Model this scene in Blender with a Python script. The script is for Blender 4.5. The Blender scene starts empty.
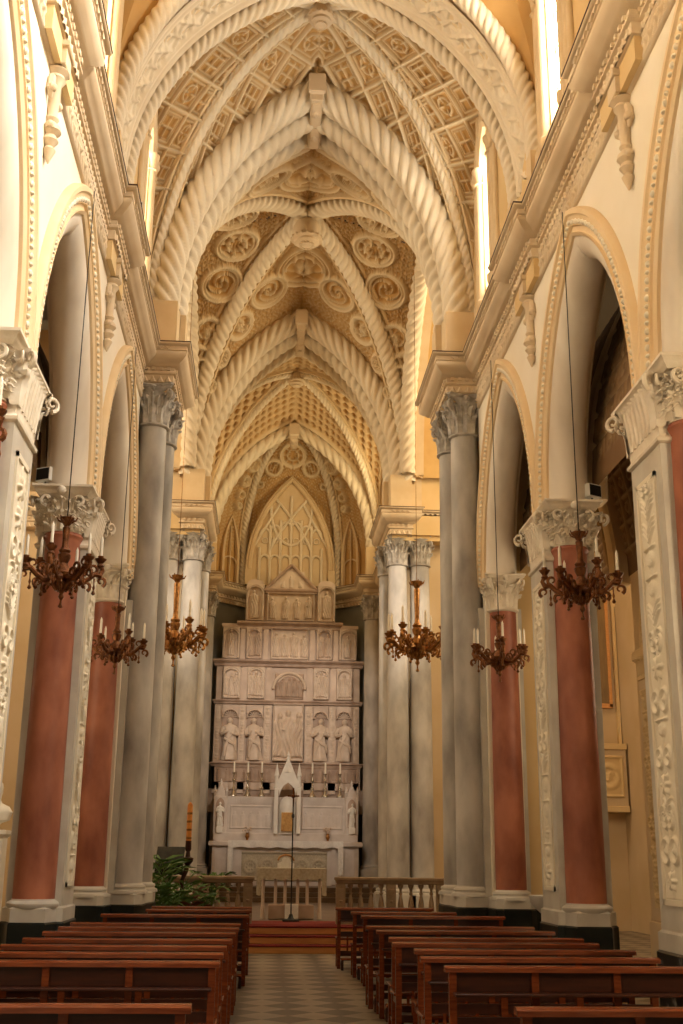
import bpy, math, random
import numpy as np
from mathutils import Matrix, Vector
PI = math.pi
scn = bpy.context.scene
COL = scn.collection

# ------------------------------------------------------------------ camera
CX, CH = -0.618, 1.74
f_px, pitch, yaw, roll = 1141.8, math.radians(16.726), math.radians(3.533), math.radians(0.623)
F = Vector((math.sin(yaw)*math.cos(pitch), math.cos(yaw)*math.cos(pitch), math.sin(pitch)))
R0 = Vector((math.cos(yaw), -math.sin(yaw), 0)); U0 = R0.cross(F)
R1 = R0*math.cos(roll) + U0*math.sin(roll); U1 = -R0*math.sin(roll) + U0*math.cos(roll)
cd = bpy.data.cameras.new('camera'); cam = bpy.data.objects.new('camera', cd); COL.objects.link(cam)
cam.matrix_world = Matrix(((R1.x, U1.x, -F.x, CX), (R1.y, U1.y, -F.y, 0), (R1.z, U1.z, -F.z, CH), (0, 0, 0, 1)))
cd.sensor_fit = 'VERTICAL'; cd.sensor_height = 36; cd.lens = f_px/1024*36; cd.clip_end = 200
scn.camera = cam
# ------------------------------------------------------------------ world, lights, exposure
scn.view_settings.view_transform = 'Standard'; scn.view_settings.look = 'None'
scn.view_settings.gamma = 1; scn.view_settings.use_curve_mapping = False
scn.view_settings.exposure = -0.04
w = bpy.data.worlds.new('world'); scn.world = w; w.use_nodes = True
w.node_tree.nodes['Background'].inputs[0].default_value = (1.0, 0.86, 0.70, 1)
w.node_tree.nodes['Background'].inputs[1].default_value = 0.055

def area(name, loc, target, sx, sy, power, col=(1, .9, .75), spread=180):
    l = bpy.data.lights.new(name, 'AREA'); l.shape = 'RECTANGLE'; l.size = sx; l.size_y = sy
    l.energy = power; l.color = col; l.spread = math.radians(spread)
    o = bpy.data.objects.new(name, l); COL.objects.link(o); o.location = loc
    o.rotation_euler = (Vector(target)-Vector(loc)).to_track_quat('-Z', 'Y').to_euler()
    o.visible_camera = True
    return o
DAY = (1.0, 0.95, 0.84); GOLD = (1.0, 0.78, 0.42)
# daylight through the clerestory windows of both walls (the windows before the camera's bay too)
for y, pr, pl in ((-1.6, 500, 60), (3.25, 950, 60), (8.15, 880, 70), (13.05, 200, 80), (17.95, 150, 80)):
    area('daylight_right', (3.20, y, 12.9), (-3, y, 12.9 if y > 10 else 8.5), .74, 2.6, pr, DAY, 180 if y > 10 else 100)
    area('daylight_left', (-3.34, y, 12.9), (3, y, 12.9), .74, 2.6, pl, DAY)
# transept windows, chancel windows, then added fill lights for aisles and transept arms
area('daylight_transept_right', (8.3, 25.3, 12.6), (0, 25.3, 12.0), 2.5, 4.0, 600, (1, .82, .52))
area('daylight_transept_left', (-8.3, 25.3, 12.6), (0, 25.3, 12.0), 2.5, 4.0, 450, (1, .82, .55))
area('daylight_chancel_right', (3.10, 34.9, 12.7), (-2, 34.9, 12.7), 0.7, 2.2, 150, GOLD)
area('daylight_chancel_left', (-3.10, 34.9, 12.7), (2, 34.9, 12.7), 0.7, 2.2, 50, GOLD)
area('aisle_fill_right', (5.72, 6.0, 4.6), (4.6, 6.0, 4.6), 1.2, 2.4, 240, (1, .74, .42))  # added fill to brighten the right aisle from out of view
area('aisle_fill_left', (-5.72, 6.0, 4.6), (-4, 6.0, 4.6), 1.2, 2.4, 110, (1, .80, .5))  # same added fill for the left aisle

area('chapel_fill_right', (5.72, 16.4, 5.0), (4.2, 16.4, 5.0), 1.2, 2.4, 60, (1, .74, .42))  # added fill to lift the dark right aisle
area('chapel_fill_left', (-5.72, 16.4, 5.0), (-4.2, 16.4, 5.0), 1.2, 2.4, 90, (1, .80, .5))  # matching added fill on the left
area('transept_side_fill_right', (7.2, 19.75, 7.0), (7.2, 29.5, 7.0), 2.0, 3.0, 75, (1, .76, .44))  # added fill brightening the far wall of the right transept
area('transept_side_fill_left', (-7.2, 19.75, 5.0), (-7.2, 29.5, 5.0), 2.0, 3.0, 55, (1, .80, .5))  # matching added fill for the left transept

def spot(loc, target, power, ang=80, col=GOLD, size=.08):
    l = bpy.data.lights.new('floodlight_beam', 'SPOT'); l.energy = power; l.spot_size = math.radians(ang)
    l.spot_blend = .6; l.color = col; l.shadow_soft_size = size
    o = bpy.data.objects.new('floodlight_beam', l); COL.objects.link(o); o.location = loc
    o.rotation_euler = (Vector(target)-Vector(loc)).to_track_quat('-Z', 'Y').to_euler()

# ------------------------------------------------------------------ materials
def mat(name, c1, c2=None, scale=4, rough=.6, bump=0, metal=0, detail=4, emit=None, spec=.4, stretch=None, bscale=None, contrast=(.35, .65)):
    m = bpy.data.materials.new(name); m.use_nodes = True
    nt = m.node_tree; b = nt.nodes['Principled BSDF']; L = nt.links
    b.inputs['Roughness'].default_value = rough; b.inputs['Metallic'].default_value = metal
    b.inputs['Specular IOR Level'].default_value = spec
    b.inputs['Base Color'].default_value = (*c1, 1)
    tc = nt.nodes.new('ShaderNodeTexCoord'); mp = nt.nodes.new('ShaderNodeMapping')
    L.new(tc.outputs['Object'], mp.inputs[0])
    if stretch: mp.inputs['Scale'].default_value = stretch
    if c2:
        n = nt.nodes.new('ShaderNodeTexNoise'); n.inputs['Scale'].default_value = scale; n.inputs['Detail'].default_value = detail
        r = nt.nodes.new('ShaderNodeValToRGB'); L.new(mp.outputs[0], n.inputs['Vector']); L.new(n.outputs[0], r.inputs[0])
        r.color_ramp.elements[0].position = contrast[0]; r.color_ramp.elements[1].position = contrast[1]
        r.color_ramp.elements[0].color = (*c1, 1); r.color_ramp.elements[1].color = (*c2, 1)
        L.new(r.outputs[0], b.inputs['Base Color'])
    if bump:
        n2 = nt.nodes.new('ShaderNodeTexNoise'); n2.inputs['Scale'].default_value = bscale or scale*6; n2.inputs['Detail'].default_value = 5
        bp = nt.nodes.new('ShaderNodeBump'); bp.inputs['Strength'].default_value = bump; bp.inputs['Distance'].default_value = .02
        L.new(mp.outputs[0], n2.inputs['Vector']); L.new(n2.outputs[0], bp.inputs['Height']); L.new(bp.outputs[0], b.inputs['Normal'])
    if emit:
        b.inputs['Emission Color'].default_value = (*emit[0], 1); b.inputs['Emission Strength'].default_value = emit[1]
    return m
M = dict(
    vault=mat('golden_stucco', (.50, .305, .105), (.58, .375, .145), 1.5, .8),
    rope=mat('cream_stucco', (.66, .55, .39), (.74, .64, .48), 1.2, .75, .15, bscale=12),
    rib=mat('ochre_stucco', (.60, .44, .25), (.67, .52, .32), 2, .75),
    wall=mat('cream_plaster', (.76, .68, .54), (.81, .74, .62), .8, .85),
    wallgold=mat('ochre_plaster', (.62, .43, .20), (.68, .50, .26), 1, .8),
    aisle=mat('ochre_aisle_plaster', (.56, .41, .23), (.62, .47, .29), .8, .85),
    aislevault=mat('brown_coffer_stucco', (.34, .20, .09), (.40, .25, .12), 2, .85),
    cornice=mat('tan_stucco', (.60, .46, .30), (.68, .55, .38), 1.4, .7),
    arch=mat('tan_arch_stucco', (.72, .53, .30), (.77, .60, .38), 1.4, .7),
    roll=mat('veined_soffit_marble', (.60, .52, .42), (.74, .67, .57), 1.6, .45, stretch=(1, 1, .35)),
    grey=mat('grey_marble', (.28, .26, .24), (.58, .55, .51), 1.7, .5, detail=9, stretch=(1, 1, .45), contrast=(.34, .64)),
    base=mat('pale_grey_marble', (.47, .43, .38), (.58, .55, .49), 2.5, .35, detail=6),
    red=mat('red_scagliola', (.22, .062, .034), (.42, .15, .085), 2.6, .5, detail=8, stretch=(1, 1, .5)),
    redcol=mat('red_scagliola_neck', (.34, .11, .07), (.40, .15, .10), 3, .4),
    relief=mat('cream_relief_stucco', (.74, .66, .52), (.80, .73, .60), 2, .7),
    cap=mat('cream_capital_stone', (.66, .57, .45), (.78, .70, .58), 5, .7, .2),
    greycap=mat('weathered_grey_capital', (.30, .275, .24), (.52, .48, .43), 6, .75, .3),
    dark=mat('dark_green_marble', (.006, .008, .007), (.016, .018, .015), 3, .35, detail=8, spec=.2),
    marble=mat('rose_marble', (.48, .36, .28), (.66, .53, .43), 2.2, .5, .1, detail=8, contrast=(.3, .7)),
    marbledark=mat('stained_rose_marble', (.34, .235, .175), (.46, .34, .26), 3, .5, detail=6),
    statue=mat('pale_statue_marble', (.58, .46, .36), (.68, .56, .46), 4, .5),
    altar=mat('white_altar_marble', (.58, .51, .46), (.68, .61, .56), 3, .4, detail=6),
    white=mat('white_marble', (.74, .70, .64), (.80, .77, .71), 4, .4),
    cloth=mat('white_lace_cloth', (.74, .71, .67), (.82, .79, .75), 20, .9),
    oldcloth=mat('beige_lace_cloth', (.42, .36, .26), (.52, .46, .34), 22, .9),
    apse=mat('grey_green_plaster', (.27, .27, .23), (.33, .33, .29), 1.5, .8),
    wood=mat('reddish_walnut', (.10, .021, .006), (.185, .044, .013), 6, .25, detail=6, stretch=(.5, 6, 6)),
    wooddark=mat('dark_walnut', (.026, .006, .003), (.05, .012, .005), 6, .4, stretch=(.5, 5, 5)),
    oak=mat('honey_wood', (.60, .27, .08), (.68, .33, .11), 5, .4, stretch=(.5, 5, 5)),
    bronze=mat('aged_gilt_bronze', (.10, .035, .014), (.24, .095, .035), 14, .38, .5, metal=.75),
    gilt=mat('bright_gilt_bronze', (.20, .085, .026), (.42, .21, .065), 14, .35, .4, metal=.8),
    candle=mat('ivory_wax', (.80, .74, .62), None, rough=.5),
    wax=mat('amber_wax', (.72, .30, .05), (.55, .18, .03), 9, .5),
    black=mat('black_iron', (.012, .011, .010), None, rough=.45),
    cloth_dark=mat('dark_green_cloth', (.022, .022, .018), (.04, .038, .03), 6, .9),
    green=mat('palm_green', (.05, .13, .025), (.12, .22, .05), 6, .5),
    rust=mat('red_leaf', (.16, .035, .02), (.10, .06, .02), 6, .6),
    pot=mat('terracotta', (.26, .10, .05), None, rough=.8),
    carpet=mat('red_carpet', (.14, .010, .007), (.18, .016, .010), 30, .95),
    silver=mat('silver', (.62, .58, .50), None, rough=.25, metal=.9),
    railstone=mat('brown_balustrade_marble', (.26, .18, .11), (.36, .26, .17), 5, .5),
    paving=mat('shade_darkened_brown_marble', (.12, .08, .05), (.18, .125, .08), 3, .4),  # brown marble, darkened to stand for the shadow behind the front altar
    glass=mat('bright_window_glass', (.9, .85, .7), None, rough=.5, emit=((1, .93, .74), 3.2)),
    lampglass=mat('floodlight_housing', (.75, .74, .70), None, rough=.4),
    paint=mat('wooden_panel', (.20, .12, .045), (.26, .16, .06), 3, .5, stretch=(5, 1, .5)),
    gold=mat('gilded_door', (.50, .30, .10), (.35, .18, .06), 12, .35, .4, metal=.7),
)
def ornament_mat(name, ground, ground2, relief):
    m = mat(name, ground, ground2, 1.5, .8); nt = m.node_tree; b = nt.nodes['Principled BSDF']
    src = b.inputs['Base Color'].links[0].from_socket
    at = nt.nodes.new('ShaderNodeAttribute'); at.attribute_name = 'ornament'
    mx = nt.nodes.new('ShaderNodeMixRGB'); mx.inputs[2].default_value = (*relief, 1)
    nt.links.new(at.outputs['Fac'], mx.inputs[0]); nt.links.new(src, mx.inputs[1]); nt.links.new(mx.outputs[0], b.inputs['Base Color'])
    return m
# stucco webs: cream raised ornament on an ochre ground
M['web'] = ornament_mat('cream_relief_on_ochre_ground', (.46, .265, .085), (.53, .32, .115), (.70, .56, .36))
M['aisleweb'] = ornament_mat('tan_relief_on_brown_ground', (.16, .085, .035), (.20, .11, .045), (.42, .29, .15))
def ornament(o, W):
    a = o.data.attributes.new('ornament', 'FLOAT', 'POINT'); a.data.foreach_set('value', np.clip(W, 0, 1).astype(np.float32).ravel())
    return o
def floor_mat():
    m = bpy.data.materials.new('diamond_marble_paving'); m.use_nodes = True
    nt = m.node_tree; b = nt.nodes['Principled BSDF']; L = nt.links
    tc = nt.nodes.new('ShaderNodeTexCoord'); mp = nt.nodes.new('ShaderNodeMapping'); mp.inputs['Rotation'].default_value = (0, 0, PI/4)
    ck = nt.nodes.new('ShaderNodeTexChecker'); ck.inputs['Scale'].default_value = 1/.42
    ck.inputs[1].default_value = (.25, .205, .15, 1); ck.inputs[2].default_value = (.095, .078, .056, 1)
    n = nt.nodes.new('ShaderNodeTexNoise'); n.inputs['Scale'].default_value = 3; n.inputs['Detail'].default_value = 8
    mx = nt.nodes.new('ShaderNodeMixRGB'); mx.blend_type = 'OVERLAY'; mx.inputs[0].default_value = .35
    L.new(tc.outputs['Object'], mp.inputs[0]); L.new(mp.outputs[0], ck.inputs[0]); L.new(tc.outputs['Object'], n.inputs['Vector'])
    L.new(ck.outputs[0], mx.inputs[1]); L.new(n.outputs[0], mx.inputs[2]); L.new(mx.outputs[0], b.inputs['Base Color'])
    b.inputs['Roughness'].default_value = .42
    return m
M['floor'] = floor_mat()
def veined():
    m = mat('black_marble_white_veins', (.012, .013, .012), (.35, .33, .30), 7, .3, detail=10, contrast=(.56, .70))
    return m
M['veined'] = veined()

# ------------------------------------------------------------------ mesh helpers
MX = 1            # mirror flag: builders work on the right-hand side; MX=-1 builds the left-hand twin
class MB:
    def __init__(s): s.v = []; s.f = []
    def add(s, vs, fs):
        k = len(s.v); s.v += [tuple(map(float, p)) for p in vs]; s.f += [tuple(k+i for i in f) for f in fs]; return s
    def box(s, x0, y0, z0, x1, y1, z1):
        return s.add([(x0, y0, z0), (x1, y0, z0), (x1, y1, z0), (x0, y1, z0), (x0, y0, z1), (x1, y0, z1), (x1, y1, z1), (x0, y1, z1)],
                     [(0, 3, 2, 1), (4, 5, 6, 7), (0, 1, 5, 4), (1, 2, 6, 5), (2, 3, 7, 6), (3, 0, 4, 7)])
    def obox(s, c, ax, hx, hy, z0, z1):   # box rotated about z by ax
        ca, sa = math.cos(ax), math.sin(ax)
        P = [(c[0]+ca*a-sa*b, c[1]+sa*a+ca*b) for a, b in ((-hx, -hy), (hx, -hy), (hx, hy), (-hx, hy))]
        return s.prism(P, z0, z1)
    def bbox(s, x0, y0, z0, x1, y1, z1, b=.01):   # box with bevelled top edges
        P = [(x0, y0), (x1, y0), (x1, y1), (x0, y1)]
        return s.sweep(P, [(-b, z0), (0, z0+b), (0, z1-b), (-b, z1)], True)
    def prism(s, P, z0, z1):
        n = len(P)
        return s.add([(x, y, z0) for x, y in P]+[(x, y, z1) for x, y in P],
                     [tuple(range(n))[::-1], tuple(range(n, 2*n))]+[(i, (i+1) % n, n+(i+1) % n, n+i) for i in range(n)])
    def extr(s, P, y0, y1):      # polygon in xz extruded along y
        n = len(P)
        return s.add([(x, y0, z) for x, z in P]+[(x, y1, z) for x, z in P],
                     [tuple(range(n)), tuple(range(n, 2*n))[::-1]]+[(i, n+i, n+(i+1) % n, (i+1) % n) for i in range(n)])
    def extx(s, P, x0, x1):      # polygon in yz extruded along x
        n = len(P)
        return s.add([(x0, y, z) for y, z in P]+[(x1, y, z) for y, z in P],
                     [tuple(range(n))[::-1], tuple(range(n, 2*n))]+[(i, (i+1) % n, n+(i+1) % n, n+i) for i in range(n)])
    def lathe(s, prof, c=(0, 0, 0), n=20, a0=0, a1=2*PI, sx=1, sy=1):
        full = abs(a1-a0-2*PI) < 1e-6; m = n if full else n+1; vs = []
        for r, z in prof:
            for i in range(m):
                a = a0+(a1-a0)*i/n; vs.append((c[0]+r*math.cos(a)*sx, c[1]+r*math.sin(a)*sy, c[2]+z))
        fs = []
        for j in range(len(prof)-1):
            for i in range(n):
                k = (i+1) % m; fs.append((j*m+i, j*m+k, (j+1)*m+k, (j+1)*m+i))
        if full and prof[0][0] > 1e-5: fs.append(tuple(range(m))[::-1])
        if full and prof[-1][0] > 1e-5: fs.append(tuple((len(prof)-1)*m+i for i in range(m)))
        return s.add(vs, fs)
    def tube(s, pts, rad, n=8, cap=True, closed=False):
        pts = [Vector(p) for p in pts]; N = len(pts)
        rad = rad if hasattr(rad, '__len__') else [rad]*N
        up = None; vs = []
        for i, p in enumerate(pts):
            t = (pts[(i+1) % N if closed else min(i+1, N-1)]-pts[i-1 if closed else max(i-1, 0)]).normalized()
            if up is None: up = t.orthogonal().normalized()
            up = (up-t*up.dot(t)).normalized(); b = t.cross(up)
            for k in range(n):
                a = 2*PI*k/n; q = p+(up*math.cos(a)+b*math.sin(a))*rad[i]; vs.append(q)
        fs = [(i*n+k, i*n+(k+1) % n, ((i+1) % N)*n+(k+1) % n, ((i+1) % N)*n+k) for i in range(N if closed else N-1) for k in range(n)]
        if cap and not closed: fs += [tuple(range(n))[::-1], tuple((N-1)*n+k for k in range(n))]
        return s.add(vs, fs)
    def sweep(s, P, prof, closed=False, caps=True):
        """P plan points; profile (offset outwards = to the right of travel, z). closed P must be CCW"""
        n = len(P); offs = []
        for i in range(n):
            a = Vector(P[i-1]) if (closed or i > 0) else None; b = Vector(P[i]); c = Vector(P[(i+1) % n]) if (closed or i < n-1) else None
            n1 = Vector(((b-a).y, -(b-a).x)).normalized() if a is not None else None
            n2 = Vector(((c-b).y, -(c-b).x)).normalized() if c is not None else None
            if n1 is None: m = n2
            elif n2 is None: m = n1
            else:
                m = n1+n2
                m = m/max(.3, m.length_squared/2) if m.length > 1e-6 else n1
            offs.append(m)
        vs = [(P[i][0]+offs[i].x*d, P[i][1]+offs[i].y*d, z) for d, z in prof for i in range(n)]
        q = n if closed else n-1
        fs = [(j*n+i, j*n+(i+1) % n, (j+1)*n+(i+1) % n, (j+1)*n+i) for j in range(len(prof)-1) for i in range(q)]
        if closed and caps: fs += [tuple(range(n))[::-1], tuple((len(prof)-1)*n+i for i in range(n))]
        return s.add(vs, fs)
    def ball(s, c, r, n=10, sc=(1, 1, 1)):
        prof = [(max(1e-6, math.sin(PI*j/(n-2)))*1.0, -math.cos(PI*j/(n-2))) for j in range(n-1)]
        k = len(s.v); t = MB().lathe(prof, n=n)
        return s.add([(c[0]+x*r*sc[0], c[1]+y*r*sc[1], c[2]+z*r*sc[2]) for x, y, z in t.v], t.f)

def to_mesh(name, V, Fq):
    me = bpy.data.meshes.new(name); V = np.asarray(V, np.float32)
    if isinstance(Fq, np.ndarray):
        me.vertices.add(len(V)); me.vertices.foreach_set('co', V.ravel())
        me.loops.add(Fq.size); me.polygons.add(len(Fq))
        me.loops.foreach_set('vertex_index', Fq.ravel().astype(np.int32))
        me.polygons.foreach_set('loop_start', np.arange(0, Fq.size, 4, dtype=np.int32))
        me.update(calc_edges=True)
    else:
        me.from_pydata([tuple(map(float, p)) for p in V], [], Fq)
    me.polygons.foreach_set('use_smooth', [True]*len(me.polygons))
    return me
def obj(name, mb, m, parent=None, sharp=38):
    V = np.array(mb.v if isinstance(mb, MB) else mb[0], float); Fc = mb.f if isinstance(mb, MB) else mb[1]
    if MX < 0:
        V = V.copy(); V[:, 0] *= -1
        Fc = Fc[:, ::-1] if isinstance(Fc, np.ndarray) else [f[::-1] for f in Fc]
    p = parent; off = np.zeros(3)
    while p is not None: off += np.array(p.location); p = p.parent
    me = to_mesh(name, V-off, Fc)
    if sharp: me.set_sharp_from_angle(angle=math.radians(sharp))
    o = bpy.data.objects.new(name, me); COL.objects.link(o); me.materials.append(M[m])
    if parent: o.parent = parent
    return o
def thing(name, label, cat, loc=(0, 0, 0), group=None):
    o = bpy.data.objects.new(name, None); COL.objects.link(o); o.empty_display_size = .1
    o.location = (loc[0]*MX, loc[1], loc[2]); tag(o, label, cat, group); return o
def tag(o, label, cat, group=None):
    o['label'] = label; o['category'] = cat
    if group: o['group'] = group
    return o
def struct(name, mb, m, parent=None, sharp=38):
    o = obj(name, mb, m, parent, sharp)
    if parent is None: o['kind'] = 'structure'
    return o
def copy_tree(o, parent=None):
    c = o.copy(); COL.objects.link(c); c.parent = parent
    for ch in list(o.children): copy_tree(ch, c)
    return c
def side(): return 'right' if MX > 0 else 'left'

def grid(P):                     # P (n,m,3) -> verts, quads
    n, m, _ = P.shape; I = np.arange(n*m).reshape(n, m)
    Q = np.stack([I[:-1, :-1], I[1:, :-1], I[1:, 1:], I[:-1, 1:]], -1).reshape(-1, 4)
    return P.reshape(-1, 3), Q
def normals(P):
    du = np.gradient(P, axis=0); dv = np.gradient(P, axis=1); N = np.cross(du, dv)
    return N/np.maximum(1e-9, np.linalg.norm(N, axis=2, keepdims=True))
ridge = lambda d, w: np.exp(-(d/w)**2)
def sstep(x, a, b): t = np.clip((x-a)/(b-a), 0, 1); return t*t*(3-2*t)

# relief patterns ---------------------------------------------------
def rosette(d, th, r, kind):
    q = d/r; h = ridge(d-r, .05)+.8*ridge(d-.82*r, .035)
    ins = sstep(q, .8, .72)
    if kind == 0: p = ridge(np.sin(th*1+q*5.5)*q, .22)+.8*ridge(np.cos(3*th-q*7), .35)*.6      # s scroll
    elif kind == 1: p = .9*ridge(np.sin(4*th), .35)*sstep(q, .05, .3)+ridge(d-.45*r, .03)         # petals
    elif kind == 2: p = ridge(np.sin(1.0*th+9*q), .3)                                              # spiral
    else: p = np.maximum(ridge(np.sin(q*np.cos(th)*9), .3), ridge(np.sin(q*np.sin(th)*9), .3))
    return h+ins*p*.8
def roundels(P, cs):
    """cs: list of (it, js, r, kind) indices as fractions"""
    n, m, _ = P.shape; H = np.zeros((n, m)); mask = np.zeros((n, m))
    du = np.gradient(P, axis=0); dv = np.gradient(P, axis=1)
    for a, b, r, kind in cs:
        i = min(n-1, int(a*(n-1))); j = min(m-1, int(b*(m-1))); c = P[i, j]
        u = du[i, j]/np.linalg.norm(du[i, j]); v = dv[i, j]-u*np.dot(dv[i, j], u); v /= max(1e-9, np.linalg.norm(v))
        D = P-c; x = D@v; y = D@u; d = np.sqrt((D**2).sum(2)); th = np.arctan2(y, x)
        inside = sstep(d, r*1.08, r*1.0)
        H = H*(1-inside)+inside*0; H = np.maximum(H, rosette(d, th, r, kind)*sstep(d, r*1.25, r*1.1)); mask = np.maximum(mask, sstep(d, r*1.12, r*1.04))
    return H, mask

def arch_curve(a, h, n, t0=0.0):
    """half pointed arch from springing (x=a,z=0) to apex (0,h)"""
    if h > a: R = (a*a+h*h)/(2*a); c = R-a
    else: R = (a*a+h*h)/(2*a); c = R-a
    ph = np.linspace(0, math.acos(max(-1, min(1, c/R))), n)
    return R*np.cos(ph)-c, R*np.sin(ph)
def cell(A, B, m, fn=None, amp=.05, bow=0.0, flip=False):
    """ruled web between curves A,B (n,3) with relief pushed along the normal"""
    s = np.linspace(0, 1, m)[None, :, None]; P = A[:, None, :]*(1-s)+B[:, None, :]*s
    if bow:
        wd = np.linalg.norm(A-B, axis=1)[:, None]; P = P.copy(); P[:, :, 2] += bow*wd*(4*s[:, :, 0]*(1-s[:, :, 0]))
    N = normals(P)
    c = np.array([0, P[:, :, 1].mean(), 8.0]); sg = np.sign(((c-P)*N).sum(2).mean()); N = N*sg
    if fn is not None:
        seg = np.linalg.norm(np.diff(P[:, m//2], axis=0), axis=1); L = np.concatenate([[0], np.cumsum(seg)])[:, None]*np.ones((1, m))
        wd = np.linalg.norm(A-B, axis=1)[:, None]; off = (s[:, :, 0])*wd
        H = fn(P, L, off, wd*np.ones((1, m))); tt = np.linspace(0, 1, len(A))[:, None]; ec = np.minimum(off, wd-off); H = H*np.maximum(sstep(1-tt, 0, .03), sstep(ec, .35, .8)); H[:, 0] = H[:, -1] = 0; x0 = np.abs(P[:, :, 0]) < 1e-6; P = P+N*(H*amp)[:, :, None]; P[:, :, 0] = np.where(x0, 0, P[:, :, 0])
    Wt = H if fn is not None else np.zeros(P.shape[:2])
    if sg < 0: P = P[:, ::-1]; Wt = Wt[:, ::-1]
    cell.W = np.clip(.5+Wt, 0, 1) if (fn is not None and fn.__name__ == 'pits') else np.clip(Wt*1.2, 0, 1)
    return grid(P)

def borders(off, wd):
    return np.maximum(ridge(off-.10, .045), ridge(wd-off-.16, .045))
def fn_scroll(cs):
    def f(P, L, off, wd):
        H, mask = roundels(P, cs)
        k = 2*PI/.34
        bg = ridge(np.sin(k*L+1.6*np.sin(k*off*.9)), .35)*.55+ridge(np.sin(k*1.3*off+1.9*np.sin(k*L*.8)), .3)*.45
        return np.maximum(H, borders(off, wd)*1.2)+bg*(1-mask)*sstep(off, .12, .2)*sstep(wd-off, .16, .26)*.7
    return f
def fn_lattice(S=1.0, hole=.30):
    def f(P, L, off, wd):
        a = (L+off)/S; b = (L-off)/S
        fa = np.abs((a % 1)-.5); fb = np.abs((b % 1)-.5)
        edge = .5-np.maximum(fa, fb)       # distance from square edge in units
        H = ridge(edge*S, .05)*1.2+.6*ridge(edge*S-.13, .03)
        k = 2*PI/hole; u = (a-.5)*S; v = (b-.5)*S
        par = ((np.floor(a)+np.floor(b)) % 2)
        inner = sstep(edge*S, .17, .20)
        p1 = 1.7*np.maximum(ridge(np.sin(k*(u-.5)*.5), .6), ridge(np.sin(k*(v-.5)*.5), .6))-1.0
        r = np.hypot(fa*np.sign((a % 1)-.5), fb*np.sign((b % 1)-.5)); th = np.arctan2((b % 1)-.5, (a % 1)-.5)
        p2 = np.maximum(ridge(np.sin(2*th), .5)*1.4*sstep(r, .02, .08), 1.4*ridge(r-.24, .045))-.7
        H = H+inner*np.where(par > 0, p1, p2)
        return np.maximum(H, borders(off, wd)*1.4)
    return f
def fn_holes(S=.30):
    def pits(P, L, off, wd):
        k = PI/S; g = np.cos(k*(L+off))*np.cos(k*(L-off))
        return -1.6*sstep(g, .1, .45)*sstep(off, .12, .2)*sstep(wd-off, .16, .26)+borders(off, wd)
    return pits

def rope(pts, r, spacing, strands, hand=1, nth=None, deep=.34, step=None):
    """twisted rope moulding along pts (n,3)"""
    pts = np.array(pts); seg = np.linalg.norm(np.diff(pts, axis=0), axis=1); S = np.concatenate([[0], np.cumsum(seg)])
    nth = nth or strands*11
    step = step or min(spacing/6, .05); n = max(8, int(S[-1]/step)); q = np.linspace(0, S[-1], n)
    C = np.stack([np.interp(q, S, pts[:, i]) for i in range(3)], 1); T = np.gradient(C, axis=0); T /= np.linalg.norm(T, axis=1, keepdims=True)
    up = np.array([0, 1., 0]) if abs(T[0][1]) < .8 else np.array([1., 0, 0]); B = np.zeros_like(C); U = np.zeros_like(C)
    for i in range(n):
        up = up-T[i]*np.dot(up, T[i]); up /= np.linalg.norm(up); U[i] = up; B[i] = np.cross(T[i], up)
    th = np.linspace(0, 2*PI, nth, endpoint=False)[None, :]
    ph = hand*2*PI*q[:, None]/(spacing*strands)
    rr = r*(1-deep+deep*np.abs(np.sin(strands/2*(th-ph)))**.7)
    P = C[:, None]+rr[:, :, None]*(np.cos(th)[:, :, None]*U[:, None]+np.sin(th)[:, :, None]*B[:, None])
    I = np.arange(n*nth).reshape(n, nth); J = np.roll(I, -1, 1)
    Q = np.stack([I[:-1], J[:-1], J[1:], I[1:]], -1).reshape(-1, 4)
    return P.reshape(-1, 3), Q
def merge(parts):
    V = []; Q = []; k = 0
    for v, q in parts: V.append(v); Q.append(q+k); k += len(v)
    return np.concatenate(V), np.concatenate(Q)
def ring_section(curveL, sec):
    """sweep a closed section [(radial, y)] along a plane pointed arch curve: curve (n,2) x,z ; returns mesh. radial outward normal"""
    C = np.array(curveL); T = np.gradient(C, axis=0); T /= np.linalg.norm(T, axis=1, keepdims=True)
    N = np.stack([-T[:, 1], T[:, 0]], 1)
    return C, N
def arch_full(a, h, n):
    x, z = arch_curve(a, h, n)
    X = np.concatenate([x, -x[::-1][1:]]); Z = np.concatenate([z, z[::-1][1:]]); return X, Z
def arch_band(a, h, z0, sec, n=24, plane='xz', c=0.0, base=None):
    """sec: [(dr, depth)] closed section; dr grows outwards from half-span a; returns MB. plane xz: depth=y, plane yz: depth=x, c=centre"""
    mb = MB(); rows = []
    for dr, dp in sec:
        X, Z = arch_full(a+dr, h+dr*(1.0 if h > a else 1), n)
        rows.append((X, Z, dp))
    m = len(rows[0][0]); k = len(sec); vs = []
    for i in range(m):
        for X, Z, dp in rows:
            x, z = X[i], Z[i]+z0
            vs.append((x+c, dp, z) if plane == 'xz' else (dp, x+c, z))
    fs = [(i*k+j, i*k+(j+1) % k, (i+1)*k+(j+1) % k, (i+1)*k+j) for i in range(m-1) for j in range(k)]
    fs += [tuple(range(k)), tuple((m-1)*k+j for j in range(k))[::-1]]
    if plane == 'yz': fs = [f[::-1] for f in fs]
    return mb.add(vs, fs)
def arch_path(a, h, z0, n=40):
    X, Z = arch_full(a, h, n); return X, Z+z0

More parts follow.
